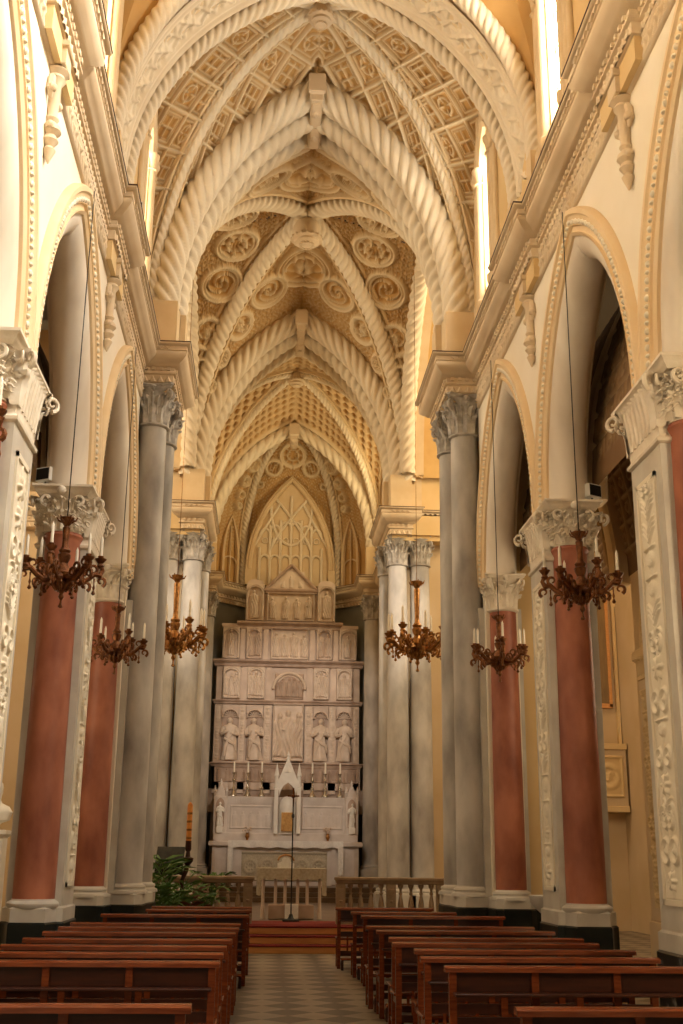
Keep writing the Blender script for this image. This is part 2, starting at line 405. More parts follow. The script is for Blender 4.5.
# panel heightfields -------------------------------------------------
def panel(o, U, V, w, h, fn, du=.012, amp=.03, back=.03):
    o = np.array(o, float); U = np.array(U, float); V = np.array(V, float); N = np.cross(U, V)
    n = max(4, int(w/du)); m = max(4, int(h/du)); u = np.linspace(0, w, n); v = np.linspace(0, h, m)
    uu, vv = np.meshgrid(u, v, indexing='ij'); H = fn(uu, vv)*amp
    edge = np.ones_like(H); edge[0] = edge[-1] = 0; edge[:, 0] = edge[:, -1] = 0
    P = o+uu[..., None]*U+vv[..., None]*V+N*(H*edge-back*(1-edge))[..., None]
    return grid(P)
def arabesque(w, seed):
    def f(u, v):
        rs = np.random.RandomState(seed); x = np.abs(u-w/2); H = np.zeros_like(u); y = .06; top = v.max()
        H = np.maximum(H, ridge(x, .012)*.5)
        while y < top-.1:
            k = rs.randint(5); s = .8+.4*rs.rand(); q = w*.26*s
            if k == 0:
                d = np.hypot(x-w*.24, v-y-q*.9); H = np.maximum(H, .9*ridge(d-q*.75, .016)); H = np.maximum(H, ridge(d, q*.25)); y += q*2
            elif k == 1:
                d = np.hypot(x/1.3, (v-y-q)/1.0); H = np.maximum(H, sstep(d, q*.8, q*.4)*(.8+.2*np.cos(x*160))); H = np.maximum(H, ridge(v-y-q*1.9, .012)*sstep(x, w*.34, w*.3)); y += q*2.1
            elif k == 2:
                for j in range(3):
                    d = np.abs((v-y-j*.05)-1.2*x*(1-x/w)); H = np.maximum(H, ridge(d, .012)*sstep(x, w*.42, w*.3)*.9)
                y += .2
            elif k == 3:
                th = np.arctan2(v-y-q, x); d = np.hypot(x, v-y-q); H = np.maximum(H, sstep(d, q*(.8+.25*np.cos(6*th)), q*(.5+.25*np.cos(6*th)))); y += q*2
            else:
                d = np.hypot(x-w*.18, (v-y-q)*.8); a = np.arctan2(v-y-q, x-w*.18); H = np.maximum(H, ridge(np.sin(a*1.5+d*60), .5)*sstep(d, q*1.1, q*.8)); y += q*2
            y += .03
        return H+.12*rs.rand(*u.shape)*sstep(H, .2, .5)
    return f
def fig_bump(u, v, cx, z0, h, lean=0, seed=0):
    y = (v-z0)/h; x = (u-cx-lean*y*h)/h
    hw = np.interp(y, [0, .05, .45, .62, .76, .80, .84], [.13, .16, .13, .15, .15, .06, .04])
    body = np.sqrt(np.clip(1-(x/hw)**2, 0, 1))*sstep(y, -.01, .02)*sstep(y, .85, .82)
    body = body*(.85+.22*np.cos(x*75+5*np.sin(y*6+seed)+seed))
    head = np.sqrt(np.clip(1-(x/.055)**2-((y-.90)/.075)**2, 0, 1))
    arm = ridge(np.hypot(x-.08*math.cos(seed*2.1), y-.58-.25*(x)), .045)*1.2
    return np.maximum(np.maximum(body, head*.95), arm)
def figures(w, h, n, seed, frame=True, arched=False, big=.8):
    def f(u, v):
        rs = np.random.RandomState(seed); H = np.zeros_like(u)
        for i in range(n):
            c = w*(i+.5)/n+rs.uniform(-.04, .04)*w/n; hh = h*big*(1-.14*rs.rand()); H = np.maximum(H, (.7+.3*rs.rand())*fig_bump(u, v, c, h*.06+h*.04*rs.rand(), hh, rs.uniform(-.06, .06), seed+i*1.7))
        if frame:
            e = np.minimum(np.minimum(u, w-u), np.minimum(v, h-v)); H = np.maximum(H, sstep(e, .05, .03)*.8)
        if arched:
            d = np.hypot((u-w/2), np.maximum(0, v-(h-w/2-.04))); H = np.maximum(H, ridge(d-(w/2-.05), .022)); H = np.maximum(H, sstep(d, w/2-.05, w/2)*(v > h-w/2)*.7)
        return H
    return f

# capitals ------------------------------------------------------------
OUT = [0, .02, .04, .10, .22, .42, .62, .66, .55]; ZZ = [0, .18, .38, .58, .76, .90, .97, .90, .82]; WW = [.62, .92, .80, 1.0, .82, .9, .62, .42, .12]
def leaf(mb, x, y, nx, ny, z, h, wd, curl):
    tx, ty = -ny, nx; vs = []
    for o, zz, ww in zip(OUT, ZZ, WW):
        for j in (-2, -1, 0, 1, 2):
            q = j/2; d = o*curl+.012+(.03*(1-abs(q)) if j != 1 and j != -1 else .006)-.25*abs(q)**2*wd*.4
            s = q*ww*wd/2
            vs.append((x+nx*d+tx*s, y+ny*d+ty*s, z+h*(zz-(.05*abs(q) if o > .2 else 0))))
    n = len(OUT); fs = [(i*5+j, i*5+j+1, (i+1)*5+j+1, (i+1)*5+j) for i in range(n-1) for j in range(4)]
    mb.add(vs, fs)
def volute(mb, x, y, nx, ny, z, r):
    pts = []; rad = []
    for i in range(22):
        a = -PI*.5+i*.36; q = r*(1-i/26); pts.append((x+nx*(q*math.cos(a)), y+ny*(q*math.cos(a)), z+q*math.sin(a))); rad.append(r*.30*(1-i/40))
    mb.tube(pts, rad, 6)
def capital_leaves(mb, path, z0, z1, depth=.16, wd=None):
    """path: list of (x,y,nx,ny)"""
    H = z1-z0
    for i, (x, y, nx, ny) in enumerate(path):
        ww = wd or .15
        if i % 2 == 0: leaf(mb, x, y, nx, ny, z0, H*.50, ww*1.15, depth*.75)
        leaf(mb, x, y, nx, ny, z0+H*.22, H*.52, ww*.95, depth) if i % 2 else leaf(mb, x+nx*.01, y+ny*.01, nx, ny, z0+H*.40, H*.42, ww*.7, depth*1.1)
def circ_path(cx, cy, r, a0, a1, n): return [(cx+r*math.cos(a), cy+r*math.sin(a), math.cos(a), math.sin(a)) for a in [a0+(a1-a0)*(i+.5)/n for i in range(n)]]

def column_capital(cx, cy, r, z0, z1, m, parent, half=.40, name='capital'):
    mb = MB(); H = z1-z0
    mb.lathe([(r+.015, z0-.06), (r+.05, z0-.035), (r+.05, z0-.01), (r, z0), (r*.98, z0+.01), (r+.01, z0+H*.5), (r+.06, z0+H*.8), (r+.12, z0+H*.88)], (cx, cy, 0), 28)
    capital_leaves(mb, circ_path(cx, cy, r-.005, 0, 2*PI, 22), z0+.01, z1-H*.1, .18, .14)
    for k in range(4):
        a = PI/4+k*PI/2; nx, ny = math.cos(a), math.sin(a); rr = half*1.06
        volute(mb, cx+nx*rr*1.02, cy+ny*rr*1.02, nx, ny, z0+H*.74, H*.13)
        mb.tube([(cx+nx*(r+.02), cy+ny*(r+.02), z0+H*.42), (cx+nx*(r+.1), cy+ny*(r+.1), z0+H*.66), (cx+nx*rr*1.05, cy+ny*rr*1.05, z0+H*.86)], [.03, .035, .04], 6)
    P = []
    for k in range(4):
        a = k*PI/2; ca, sa = math.cos(a), math.sin(a)
        for px, py in ((half, -half*.88), (half*.86, -half*.4), (half*.82, 0), (half*.86, half*.4), (half, half*.88)):
            P.append((cx+ca*px-sa*py, cy+sa*px+ca*py))
    mb.sweep(P, [(-.06, z0+H*.86), (-.03, z0+H*.88), (-.02, z0+H*.93), (.0, z0+H*.95), (0, z1), (-.03, z1)], True)
    for k in range(4):
        a = k*PI/2; mb.ball((cx+math.cos(a)*half*.86, cy+math.sin(a)*half*.86, z0+H*.88), .055, 8, (1, 1, 1))
    return obj(name, mb, m, parent, 45)

# ================================================================== SETTING
# floor
fl = MB().box(-9.5, -3, -.2, 9.5, 30, 0)
struct('floor', fl, 'floor')

YB = [10.42, 15.03]                      # freestanding pier centres (and one behind the picture's edge)
WINC = [-1.6, 3.25, 8.15, 13.05, 17.95]
BAY = [(8.10), (12.72), (17.34)]         # arcade bay centres
Z_SP = 6.30                              # arch springing (top of abacus)
ARA, ARH = 1.93, 3.05                    # arcade opening half-span and rise
XW = 3.10
def wall_side():
    mb = MB(); X0, X1, T = XW, 3.66, 9.97
    segs = [-3.0]
    ys = []
    for c in [3.48] + BAY:
        X, Z = arch_full(ARA, ARH, 18); ys.append([(c-x, z+Z_SP) for x, z in zip(X, Z)])
    prev = -1.2+1.93
    mb.box(X0, -3, 0, X1, prev-.0+.5, T)
    prev = prev+.5
    for pts in ys:
        mb.box(X0, prev, Z_SP, X1, pts[0][0], T)
        for (a, za), (b, zb) in zip(pts[:-1], pts[1:]):
            mb.add([(X0, a, za), (X0, b, zb), (X0, b, T), (X0, a, T), (X1, a, za), (X1, b, zb), (X1, b, T), (X1, a, T)],
                   [(0, 3, 2, 1), (4, 5, 6, 7), (0, 1, 5, 4)])
        prev = pts[-1][0]
    mb.box(X0, prev, 0, X1, 19.5, T)
    w = struct('wall_'+side(), mb, 'wall')
    # body of wall behind cornice and clerestory with window openings
    mb = MB(); X0, X1 = 3.08, 3.5
    mb.box(XW, -3, 9.97, 3.8, 19.45, 10.62); mb.box(2.98, 9.75, 9.66, 3.2, 11.0, 10.62); mb.box(2.98, 14.4, 9.66, 3.2, 15.66, 10.62)
    cs = WINC; prev = -3
    for c in cs:
        hw, zs, zh = .40, 11.5, 14.0
        mb.box(X0, prev, 10.62, X1, c-hw, 18); mb.box(X0, c-hw, 10.62, X1, c+hw, zs)
        X, Z = arch_full(hw, .62, 10)
        for (x0, z0), (x1, z1) in zip(zip(X[:-1], Z[:-1]), zip(X[1:], Z[1:])):
            a, b = c-x0, c-x1
            mb.add([(X0, a, z0+zh), (X0, b, z1+zh), (X0, b, 18), (X0, a, 18), (X1, a, z0+zh), (X1, b, z1+zh)], [(0, 3, 2, 1), (0, 1, 5, 4)])
        prev = c+hw
    mb.box(X0, prev, 10.62, X1, 19.7, 18)
    struct('wall_'+side()+'_upper', mb, 'wallgold')
WN = [0]
def clerestory_window(c):
    WN[0] += 1
    hw, zs, zh = .40, 11.5, 14.0
    mb = arch_band(hw+.02, .64, zh, [(-.02, 3.12), (.0, 3.02), (.10, 2.98), (.16, 3.04), (.24, 2.97), (.34, 2.98), (.38, 3.08)], 14, 'yz', c)
    for s in (-1, 1):
        for yo, xo, r in ((.13, 3.06, .095), (.31, 3.06, .075), (.46, 3.05, .055)):
            y = c+s*(hw+yo)
            mb.lathe([(r+.03, zs-.34), (r+.05, zs-.28), (r+.05, zs-.18), (r+.01, zs-.14), (r, zs-.1), (r, zh-.3), (r+.04, zh-.28), (r, zh-.22), (r+.03, zh-.05), (r+.06, zh), (r+.06, zh+.05)], (xo, y, 0), 14)
            mb.lathe([(r*.9, zh), (r*.9, 16.4)], (3.08, y, 0), 10)
    mb.box(2.96, c-hw-.6, zs-.40, 3.1, c+hw+.6, zs-.3)
    w = struct('window_%d' % WN[0], mb, 'rib')
    X, Z = arch_full(hw, .62, 10)
    P = [(c+hw, zs)]+[(c+x, z+zh) for x, z in zip(X, Z)]+[(c-hw, zs)]
    xp = 3.24 if MX > 0 else 3.38; g = MB().extx(P, xp, xp+.015); obj('window_pane', g, 'glass', w)
    m2 = MB()
    for dz in np.arange(zs+.6, zh+.6, .6): m2.box(3.19, c-hw, dz, 3.215, c+hw, dz+.025)
    m2.box(3.19, c-.012, zs, 3.215, c+.012, zh+.6); obj('glazing_bar', m2, 'rib', w)

CPROF = [(0, 9.95), (.03, 9.96), (.03, 10.10), (.07, 10.12), (.07, 10.15), (.05, 10.17), (.05, 10.24), (.12, 10.27), (.15, 10.31), (.20, 10.34), (.26, 10.40), (.27, 10.45), (.25, 10.49), (.27, 10.50), (.27, 10.575), (.31, 10.59), (.33, 10.61), (.33, 10.635), (0, 10.66)]
def run_pts(P, step):
    out = []
    for a, b in zip(P[:-1], P[1:]):
        a = Vector(a); b = Vector(b); d = (b-a).length
        if d < step: continue
        n = int(d/step); t = (b-a)/d; nn = Vector((t.y, -t.x))
        for i in range(n): out.append((a+t*((i+.5)*d/n), t, nn, d/n))
    return out
def cornice_ornament(P):
    mb = MB()
    for p, t, nn, st in run_pts(P, .13):
        def q(s, d, z): return (p.x+t.x*s+nn.x*d, p.y+t.y*s+nn.y*d, z)
        # zigzag of the frieze
        for z0, z1, d in ((9.97, 10.09, .03), ):
            h = st/2
            mb.add([q(-h, d, z0), q(0, d, z1), q(h, d, z0), q(-h*.5, d+.025, z0), q(0, d+.03, z1-.02), q(h*.5, d+.025, z0)], [(0, 1, 4, 3), (1, 2, 5, 4), (3, 4, 5)])
        mb.add([q(-.04, .05, 10.18), q(.02, .05, 10.18), q(.02, .05, 10.24), q(-.04, .05, 10.24), q(-.04, .085, 10.18), q(.02, .085, 10.18), q(.02, .085, 10.24), q(-.04, .085, 10.24)],
               [(4, 7, 6, 5), (0, 4, 5, 1), (0, 3, 7, 4), (1, 5, 6, 2)])
        h = st/2; d = .27
        mb.add([q(-h, d, 10.565), q(h, d, 10.565), q(0, d, 10.505), q(-h, d+.03, 10.565), q(h, d+.03, 10.565), q(0, d+.025, 10.505)], [(3, 5, 4), (0, 2, 5, 3), (1, 4, 5, 2)])
    return mb
def off_path(P, d):
    t = MB().sweep(P, [(d, 0)]); return [(v[0], v[1]) for v in t.v]
TN = [0]
def cornice(P, lbl):
    TN[0] += 1
    t = struct('trim_%d' % TN[0], MB().sweep(P, CPROF), 'cornice')
    obj('cornice_ornament', cornice_ornament(P), 'cornice', t, 30)
    obj('cornice_edge', MB().sweep(P, [(.325, 10.636), (.34, 10.638), (.34, 10.652), (.325, 10.656)]), 'wooddark', t)
    return t

def nave_frieze():
    """bead and leaf band under the nave cornice"""
    TN[0] += 1
    fn = lambda u, v: ridge(np.abs(((v*1.0+u) % .16)-.08), .03)*.9*sstep(u, .03, .05)*sstep(.32-u, .03, .05)+ridge(u-.02, .014)+ridge(u-.30, .014)+.8*ridge(np.hypot(((v % .11)-.055), u-.16), .03)
    o = panel((XW-.012, -1, 9.64), (0, 0, 1), (0, 1, 0), .32, 20.4, fn, .014, .045, .012)
    # panel normal = U x V = (0,0,1)x(0,1,0) = (-1,0,0): into the nave
    struct('trim_%d' % TN[0], o, 'cornice', sharp=None)

def big_walls():
    # D pier core, transept, E pier core, chancel and apse walls (right half)
    mb = MB()
    mb.prism([(2.98, 19.85), (3.8, 19.5), (4.2, 19.5), (4.2, 21.2), (2.98, 21.2)], 0, 9.97)
    mb.box(2.62, 19.5, 9.80, 4.2, 21.35, 9.97)
    mb.box(2.55, 19.45, 9.96, 4.6, 21.4, 10.62)
    mb.box(3.25, 19.55, 10.6, 4.6, 21.4, 18)
    struct('wall_'+side()+'_crossing_pier', mb, 'wallgold')
    mb = MB()
    mb.box(3.78, 21.2, 0, 8.9, 21.4, 18) if False else None
    mb.box(5.8, 19.4, 0, 8.9, 19.6, 11.2); mb.box(4.2, 19.6, 11.0, 8.9, 21.4, 11.2); mb.box(5.8, 21.2, 11.2, 8.9, 21.4, 17.5); mb.box(4.2, 21.2, 10.3, 5.8, 21.4, 17.5)
    mb.box(8.6, 19.6, 0, 8.9, 30.2, 17.5)
    mb.prism([(3.0, 29.95), (3.0, 29.75), (8.6, 29.75), (8.6, 30.2), (3.0, 30.2)], 0, 10)
    mb.box(3.05, 29.5, 9.96, 8.6, 30.2, 10.62); mb.box(3.3, 29.8, 10.6, 8.6, 30.2, 17.5)
    struct('wall_'+side()+'_transept', mb, 'aisle')
    mb = MB()
    mb.box(2.78, 29.8, 0, 4.2, 31.5, 9.97); mb.box(2.56, 29.3, 9.82, 4.2, 31.6, 9.97)
    mb.box(2.51, 29.23, 9.96, 4.2, 31.7, 10.62); mb.box(3.2, 29.55, 10.6, 4.2, 31.7, 18)
    mb.box(3.05, 31.5, 0, 3.5, 37.4, 10.62); mb.box(3.05, 31.7, 10.6, 3.5, 34.5, 18); mb.box(3.05, 35.3, 10.6, 3.5, 37.4, 18)
    mb.box(3.05, 34.5, 10.6, 3.5, 35.3, 11.5); mb.box(3.05, 34.5, 13.9, 3.5, 35.3, 18)
    mb.box(2.52, 37.03, 9.96, 3.2, 38.2, 10.62)
    struct('wall_'+side()+'_chancel', mb, 'wallgold')
    mb = MB().prism([(2.6, 37.2), (3.4, 37.2), (3.4, 40), (0, 40), (0, 39.3), (1.52, 39.3), (2.6, 38.25)], 0, 9.97)
    mb.prism([(2.52, 37.03), (3.4, 37.03), (3.4, 40), (0, 40), (0, 39.2), (1.5, 39.2), (2.52, 38.2)], 9.96, 10.62)
    struct('wall_back', mb, 'apse')
    WN[0] += 1
    g = MB().box(3.14, 34.5, 11.5, 3.16, 35.3, 13.9)
    fr = MB()
    for y in (34.5, 35.3): fr.lathe([(.05, 11.3), (.05, 13.9)], (3.08, y, 0), 10)
    wdw = struct('window_%d' % WN[0], fr, 'rib'); obj('window_pane', g, 'glass', wdw)

def aisle():
    mb = MB().box(5.8, -3, 0, 6.1, 19.4, 11.2)
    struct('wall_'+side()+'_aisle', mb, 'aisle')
    # aisle vault with coffer relief
    n = 120; m = 620; a = (5.8-3.78)/2; x, z = arch_full(a, 3.6, 90)
    ys = np.linspace(4, 21.4, m); P = np.zeros((len(x), m, 3)); P[:, :, 0] = (x+a+3.78)[:, None]; P[:, :, 2] = (z+6.6)[:, None]; P[:, :, 1] = ys[None]
    N = normals(P); sg = np.sign(((np.array([4.8, 12, 6])-P)*N).sum(2).mean()); N *= sg
    seg = np.concatenate([[0], np.cumsum(np.hypot(np.diff(x), np.diff(z)))])[:, None]; Y = ys[None]
    k = 2*PI/.46; cc = 1; e = np.minimum(np.abs(((seg/.46) % 1)-.5), np.abs(((Y/.46) % 1)-.5)); r = np.hypot((seg/.46) % 1-.5, (Y/.46) % 1-.5)
    H = -ridge(e, .05)*.0+ridge(.5-np.maximum(np.abs(((seg/.46) % 1)-.5), np.abs(((Y/.46) % 1)-.5)), .07)+.8*ridge(r-.2, .07)
    H = H*sstep(np.minimum(seg, seg[-1]-seg), .3, .5); P = P+N*(H*.08)[:, :, None]
    W_ = H*np.ones(P.shape[:2])
    if sg < 0: P = P[:, ::-1]; W_ = W_[:, ::-1]
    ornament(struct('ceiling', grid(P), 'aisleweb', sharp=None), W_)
    for y in YB+[19.9]:
        for dr, yy, w_ in ((0, y, .22),):
            b = arch_band(a-.18, 3.42, 6.5, [(0, yy-w_), (-.05, yy-w_+.06), (-.05, yy+w_-.06), (0, yy+w_), (.25, yy+w_), (.25, yy-w_)], 22, 'xz', 3.78+a)
            lab = {YB[0]: 'nearest', YB[1]: 'middle'}.get(y, 'farthest')
            tag(obj('aisle_arch', b, 'aisle', None), '%s ochre cross arch spanning the %s aisle under its brown vault' % (lab, side()), 'arch')

# arcade arches -----------------------------------------------------
def arcade_arch(c, where):
    t = thing('arcade_arch', where, 'arch', (3.1, c, Z_SP))
    s = [(.36, 3.1), (.36, 3.04), (.33, 3.0), (.27, 3.0), (.25, 3.03), (.22, 3.04), (.12, 3.05), (.11, 3.09), (.03, 3.09), (.02, 3.05), (-.02, 3.08), (-.03, 3.2), (-.03, 3.3), (.02, 3.3), (.02, 3.12), (.3, 3.12)]
    obj('archivolt', arch_band(ARA, ARH, Z_SP, s, 30, 'yz', c), 'arch', t)
    # bead course
    X, Z = arch_path(ARA+.165, ARH+.165, Z_SP, 60); Q = np.stack([X, Z], 1); seg = np.concatenate([[0], np.cumsum(np.hypot(np.diff(X), np.diff(Z)))])
    mb = MB(); n = int(seg[-1]/.085)
    for i in range(n):
        q = (i+.5)*seg[-1]/n; y = np.interp(q, seg, X); z = np.interp(q, seg, Z)
        mb.ball((3.045, c+y, z), .034, 7, (1, 1, 1.15 if i % 2 else .7))
    obj('bead_course', mb, 'relief', t)
    # marble roll on the soffit, carried by the half columns
    X, Z = arch_path(1.86, 3.0, Z_SP, 34)
    obj('soffit_roll', MB().tube([(3.36, c+x, z) for x, z in zip(X, Z)], .25, 22), 'roll', t)

def pendant(yc, where):
    t = MB(); z = 9.66
    t.bbox(2.93, yc-.14, z, 3.12, yc+.14, z+.22); t.bbox(2.90, yc-.17, z+.20, 3.12, yc+.17, z+.28)
    t.lathe([(.12, z), (.14, z-.03), (.09, z-.08), (.11, z-.12), (.07, z-.18), (.055, z-.55), (.075, z-.60), (.05, z-.64), (.10, z-.70), (.11, z-.75), (.06, z-.80), (.09, z-.86), (.04, z-.93), (.07, z-.97), (.01, z-1.12)], (3.05, yc, 0), 16)
    for s in (-1, 1):
        t.tube([(3.06, yc+s*.06, z-.1), (3.06, yc+s*.14, z-.2), (3.06, yc+s*.17, z-.34), (3.06, yc+s*.12, z-.42)], [.03, .045, .05, .02], 7)
        t.ball((3.04, yc+s*.17, z-.32), .055, 8); t.ball((3.04, yc+s*.1, z-.72), .045, 8)
    tag(obj('pendant_bracket', t, 'cornice'), where, 'bracket')

# piers ---------------------------------------------------------------
BASEP = [(.02, .0), (.02, 1.0-.0)]
def arcade_pier(yc, veined_plinth, word, seed, halfrear=True):
    xa, xb = 3.02, 3.68; y0, y1 = yc-.44, yc+.44
    t = thing('clustered_pier', word, 'pier', (3.35, yc, 0))
    P = [(xa, y1), (xa, y0), (3.09, y0-.04), (3.17, y0-.27), (3.53, y0-.27), (3.62, y0-.04), (xb, y0), (xb, y1), (3.62, y1+.04), (3.53, y1+.27), (3.17, y1+.27), (3.09, y1+.04)]
    obj('plinth', MB().sweep(P, [(.05, 0), (.05, .93), (.03, .95)], True), 'veined' if veined_plinth else 'dark', t)
    obj('base', MB().sweep(P, [(.03, .95), (.03, 1.10), (.0, 1.12), (.0, 1.125), (-.005, 1.13)], True), 'base', t)
    mb = MB()
    for s, y in ((-1, y0), (1, y1)):
        mb.lathe([(.29, 1.1), (.31, 1.13), (.31, 1.155), (.285, 1.18), (.262, 1.19), (.255, 1.205)], (3.35, y+s*.02, 0), 24)
    obj('base_moulding', mb, 'base', t)
    obj('shaft_core', MB().bbox(xa, y0, 1.12, xb, y1, 5.70), 'base', t)
    for s, y in ((-1, y0), (1, y1)):
        obj('half_column', MB().lathe([(.250, 1.2), (.250, 1.7), (.238, 4), (.225, 5.60), (.24, 5.63), (.255, 5.66), (.24, 5.70)], (3.35, y, 0), 30), 'red', t)
    wd = .46
    fr = MB(); 
    for (a, b, c_, d) in ((yc-.27, 1.34, yc+.27, 1.39), (yc-.27, 5.25, yc+.27, 5.30), (yc-.27, 1.34, yc-.23, 5.30), (yc+.23, 1.34, yc+.27, 5.30)): fr.box(2.995, a, b, 3.03, c_, d)
    obj('panel_frame', fr, 'relief', t)
    pn = panel((3.012, yc-.23, 1.39), (0, 0, 1), (0, 1, 0), 3.86, wd, lambda u, v: arabesque(wd, seed)(v, u), .009, .034, .012)
    obj('relief_panel', pn, 'relief', t, None)
    # capital
    mb = MB(); z0, z1 = 5.70, 6.30
    core = [(xa, y1), (xa, y0), (xb, y0), (xb, y1)]
    mb.sweep(core, [(.0, 5.52), (.03, 5.54), (.035, 5.57), (.01, 5.59), (0, 5.62), (0.01, z0), (.02, z0+.3), (.07, z0+.46)], True)
    for s, y in ((-1, y0), (1, y1)):
        mb.lathe([(.25, z0), (.25, z0+.3), (.3, z0+.44), (.36, z0+.48)], (3.35, y, 0), 20)
        a0, a1 = (PI*1.03, PI*1.97) if s < 0 else (PI*.03, PI*.97)
        capital_leaves(mb, circ_path(3.35, y, .245, a0, a1, 13), z0+.02, z1-.08, .19, .13)
    rr_ = random.Random(seed)
    for k in range(60):
        a = PI*(1.05+.9*rr_.random()); q = .27+.09*rr_.random(); z = z0+.06+.40*rr_.random(); mb.tube([(3.35+(q+.03*math.cos(g))*math.cos(a+.12*math.sin(g)), y0+(q+.03*math.cos(g))*math.sin(a+.12*math.sin(g)), z+.03*math.sin(g)) for g in np.linspace(0, 5, 8)], [.012]*7+[.006], 5)
    n = 7
    for i in range(n):      # fluted tongues on the nave face
        y = y0+.1+(y1-y0-.2)*i/(n-1); mb.tube([(xa-.0, y, z0+.0), (xa-.02, y, z0+.25), (xa-.06, y, z0+.42)], [.03, .04, .03], 6)
        leaf(mb, xa-.01, y, -1, 0, z0+.26, .2, .1, .09)
    for y, s in ((y0, -1), (y1, 1)):
        for x, q in ((xa, -1), (xb, 1)):
            nx, ny = q*.7071, s*.7071
            leaf(mb, x, y, nx, ny, z0-.02, .34, .2, .14); leaf(mb, x, y, nx, ny, z0+.18, .34, .2, .2)
            volute(mb, x+nx*.17, y+ny*.17, nx, ny, z0+.40, .085)
            volute(mb, x+nx*.08, y+ny*.26, nx*.3, ny, z0+.40, .06)
        for q in (-1, 1):
            volute(mb, 3.35+q*.20, y+s*.30, q, 0, z0+.40, .08)
        mb.ball((3.35, y+s*.40, z0+.5), .06, 8)
    A = [(xa, y1+.30), (xa, y0-.30), (xb, y0-.30), (xb, y1+.30)]
    mb.sweep(A, [(-.02, z0+.47), (.0, z0+.5), (.02, z0+.52), (.03, z0+.55), (.06, z0+.57), (.06, z1), (.0, z1)], True)
    obj('capital', mb, 'cap', t, 45)

def plain_base(mb, cx, cy, r, z0):
    mb.lathe([(r+.10, z0), (r+.10, z0+.02), (r+.09, z0+.05), (r+.05, z0+.065), (r+.045, z0+.085), (r+.06, z0+.10), (r+.05, z0+.13), (r+.015, z0+.14), (r, z0+.16)], (cx, cy, 0), 30)
def crossing_pier(word):
    t = thing('crossing_pier', word, 'pier', (3.0, 20.3, 0))
    P = [(2.50, 21.0), (2.50, 20.45), (2.56, 20.30), (2.58, 19.55), (2.68, 19.42), (3.06, 19.42), (3.12, 19.0), (3.2, 18.93), (3.62, 18.93), (3.7, 19.0), (3.75, 19.5), (4.2, 19.5), (4.2, 21.2), (2.6, 21.2)]
    obj('plinth', MB().sweep(P, [(.04, 0), (.04, .93), (.02, .95)], True), 'dark', t)
    obj('base', MB().sweep(P, [(.02, .95), (.02, 1.10), (.0, 1.12)], True), 'base', t)
    mb = MB(); c1 = (2.87, 19.75); c2 = (2.80, 20.72)
    plain_base(mb, *c1, .28, 1.11); plain_base(mb, *c2, .28, 1.11); plain_base(mb, 3.39, 19.22, .25, 1.07)
    obj('base_moulding', mb, 'base', t)
    for c in (c1, c2):
        obj('grey_column', MB().lathe([(.28, 1.25), (.28, 2.2), (.268, 6), (.250, 9.16), (.27, 9.2)], (*c, 0), 34), 'grey', t)
    obj('grey_backing', MB().box(3.0, 19.4, 1.12, 3.75, 19.7, 5.9).box(2.86, 19.8, 1.12, 3.0, 20.9, 9.3), 'base', t)
    obj('half_column', MB().lathe([(.250, 1.2), (.250, 1.7), (.238, 4), (.225, 5.78), (.25, 5.83)], (3.39, 19.24, 0), 30), 'red', t)
    column_capital(2.87, 19.75, .25, 9.2, 9.96, 'greycap', t, .36)
    column_capital(2.80, 20.72, .25, 9.2, 9.96, 'greycap', t, .36)
    column_capital(3.39, 19.24, .225, 5.84, 6.42, 'cap', t, .36, 'cream_capital')
def rope_seat(mb, x, y, r): mb.bbox(x-r, y-r, 10.64, x+r, y+r, 11.62)

def double_pier(word):
    t = thing('double_column_pier', word, 'pier', (3.0, 29.8, .45))
    for x in (2.73, 3.33):
        mb = MB(); plain_base(mb, x, 29.6, .29, .8); mb.obox((x, 29.6), 0, .38, .38, .45, .81); obj('base', mb, 'base', t)
        obj('grey_column', MB().lathe([(.29, .95), (.29, 2.2), (.275, 6), (.245, 9.16), (.265, 9.2)], (x, 29.6, 0), 34), 'grey', t)
        column_capital(x, 29.6, .245, 9.2, 9.96, 'greycap', t, .31)
    mb = MB(); plain_base(mb, 2.60, 30.8, .27, .8); mb.obox((2.6, 30.8), 0, .36, .36, .45, .81); obj('base', mb, 'base', t)
    obj('grey_column', MB().lathe([(.27, .95), (.27, 2.2), (.25, 9.16)], (2.60, 30.8, 0), 28), 'grey', t)
    column_capital(2.60, 30.8, .245, 9.2, 9.96, 'greycap', t, .33)
def apse_column(word):
    t = thing('apse_column', word, 'column', (2.72, 37.0, .96))
    mb = MB(); plain_base(mb, 2.72, 37.0, .29, 1.3); mb.obox((2.72, 37.0), 0, .38, .38, .45, 1.31); obj('base', mb, 'base', t)
    obj('shaft', MB().lathe([(.29, 1.45), (.29, 2.5), (.25, 9.16)], (2.72, 37.0, 0), 28), 'grey', t)
    column_capital(2.72, 37.0, .25, 9.2, 9.96, 'greycap', t, .34)

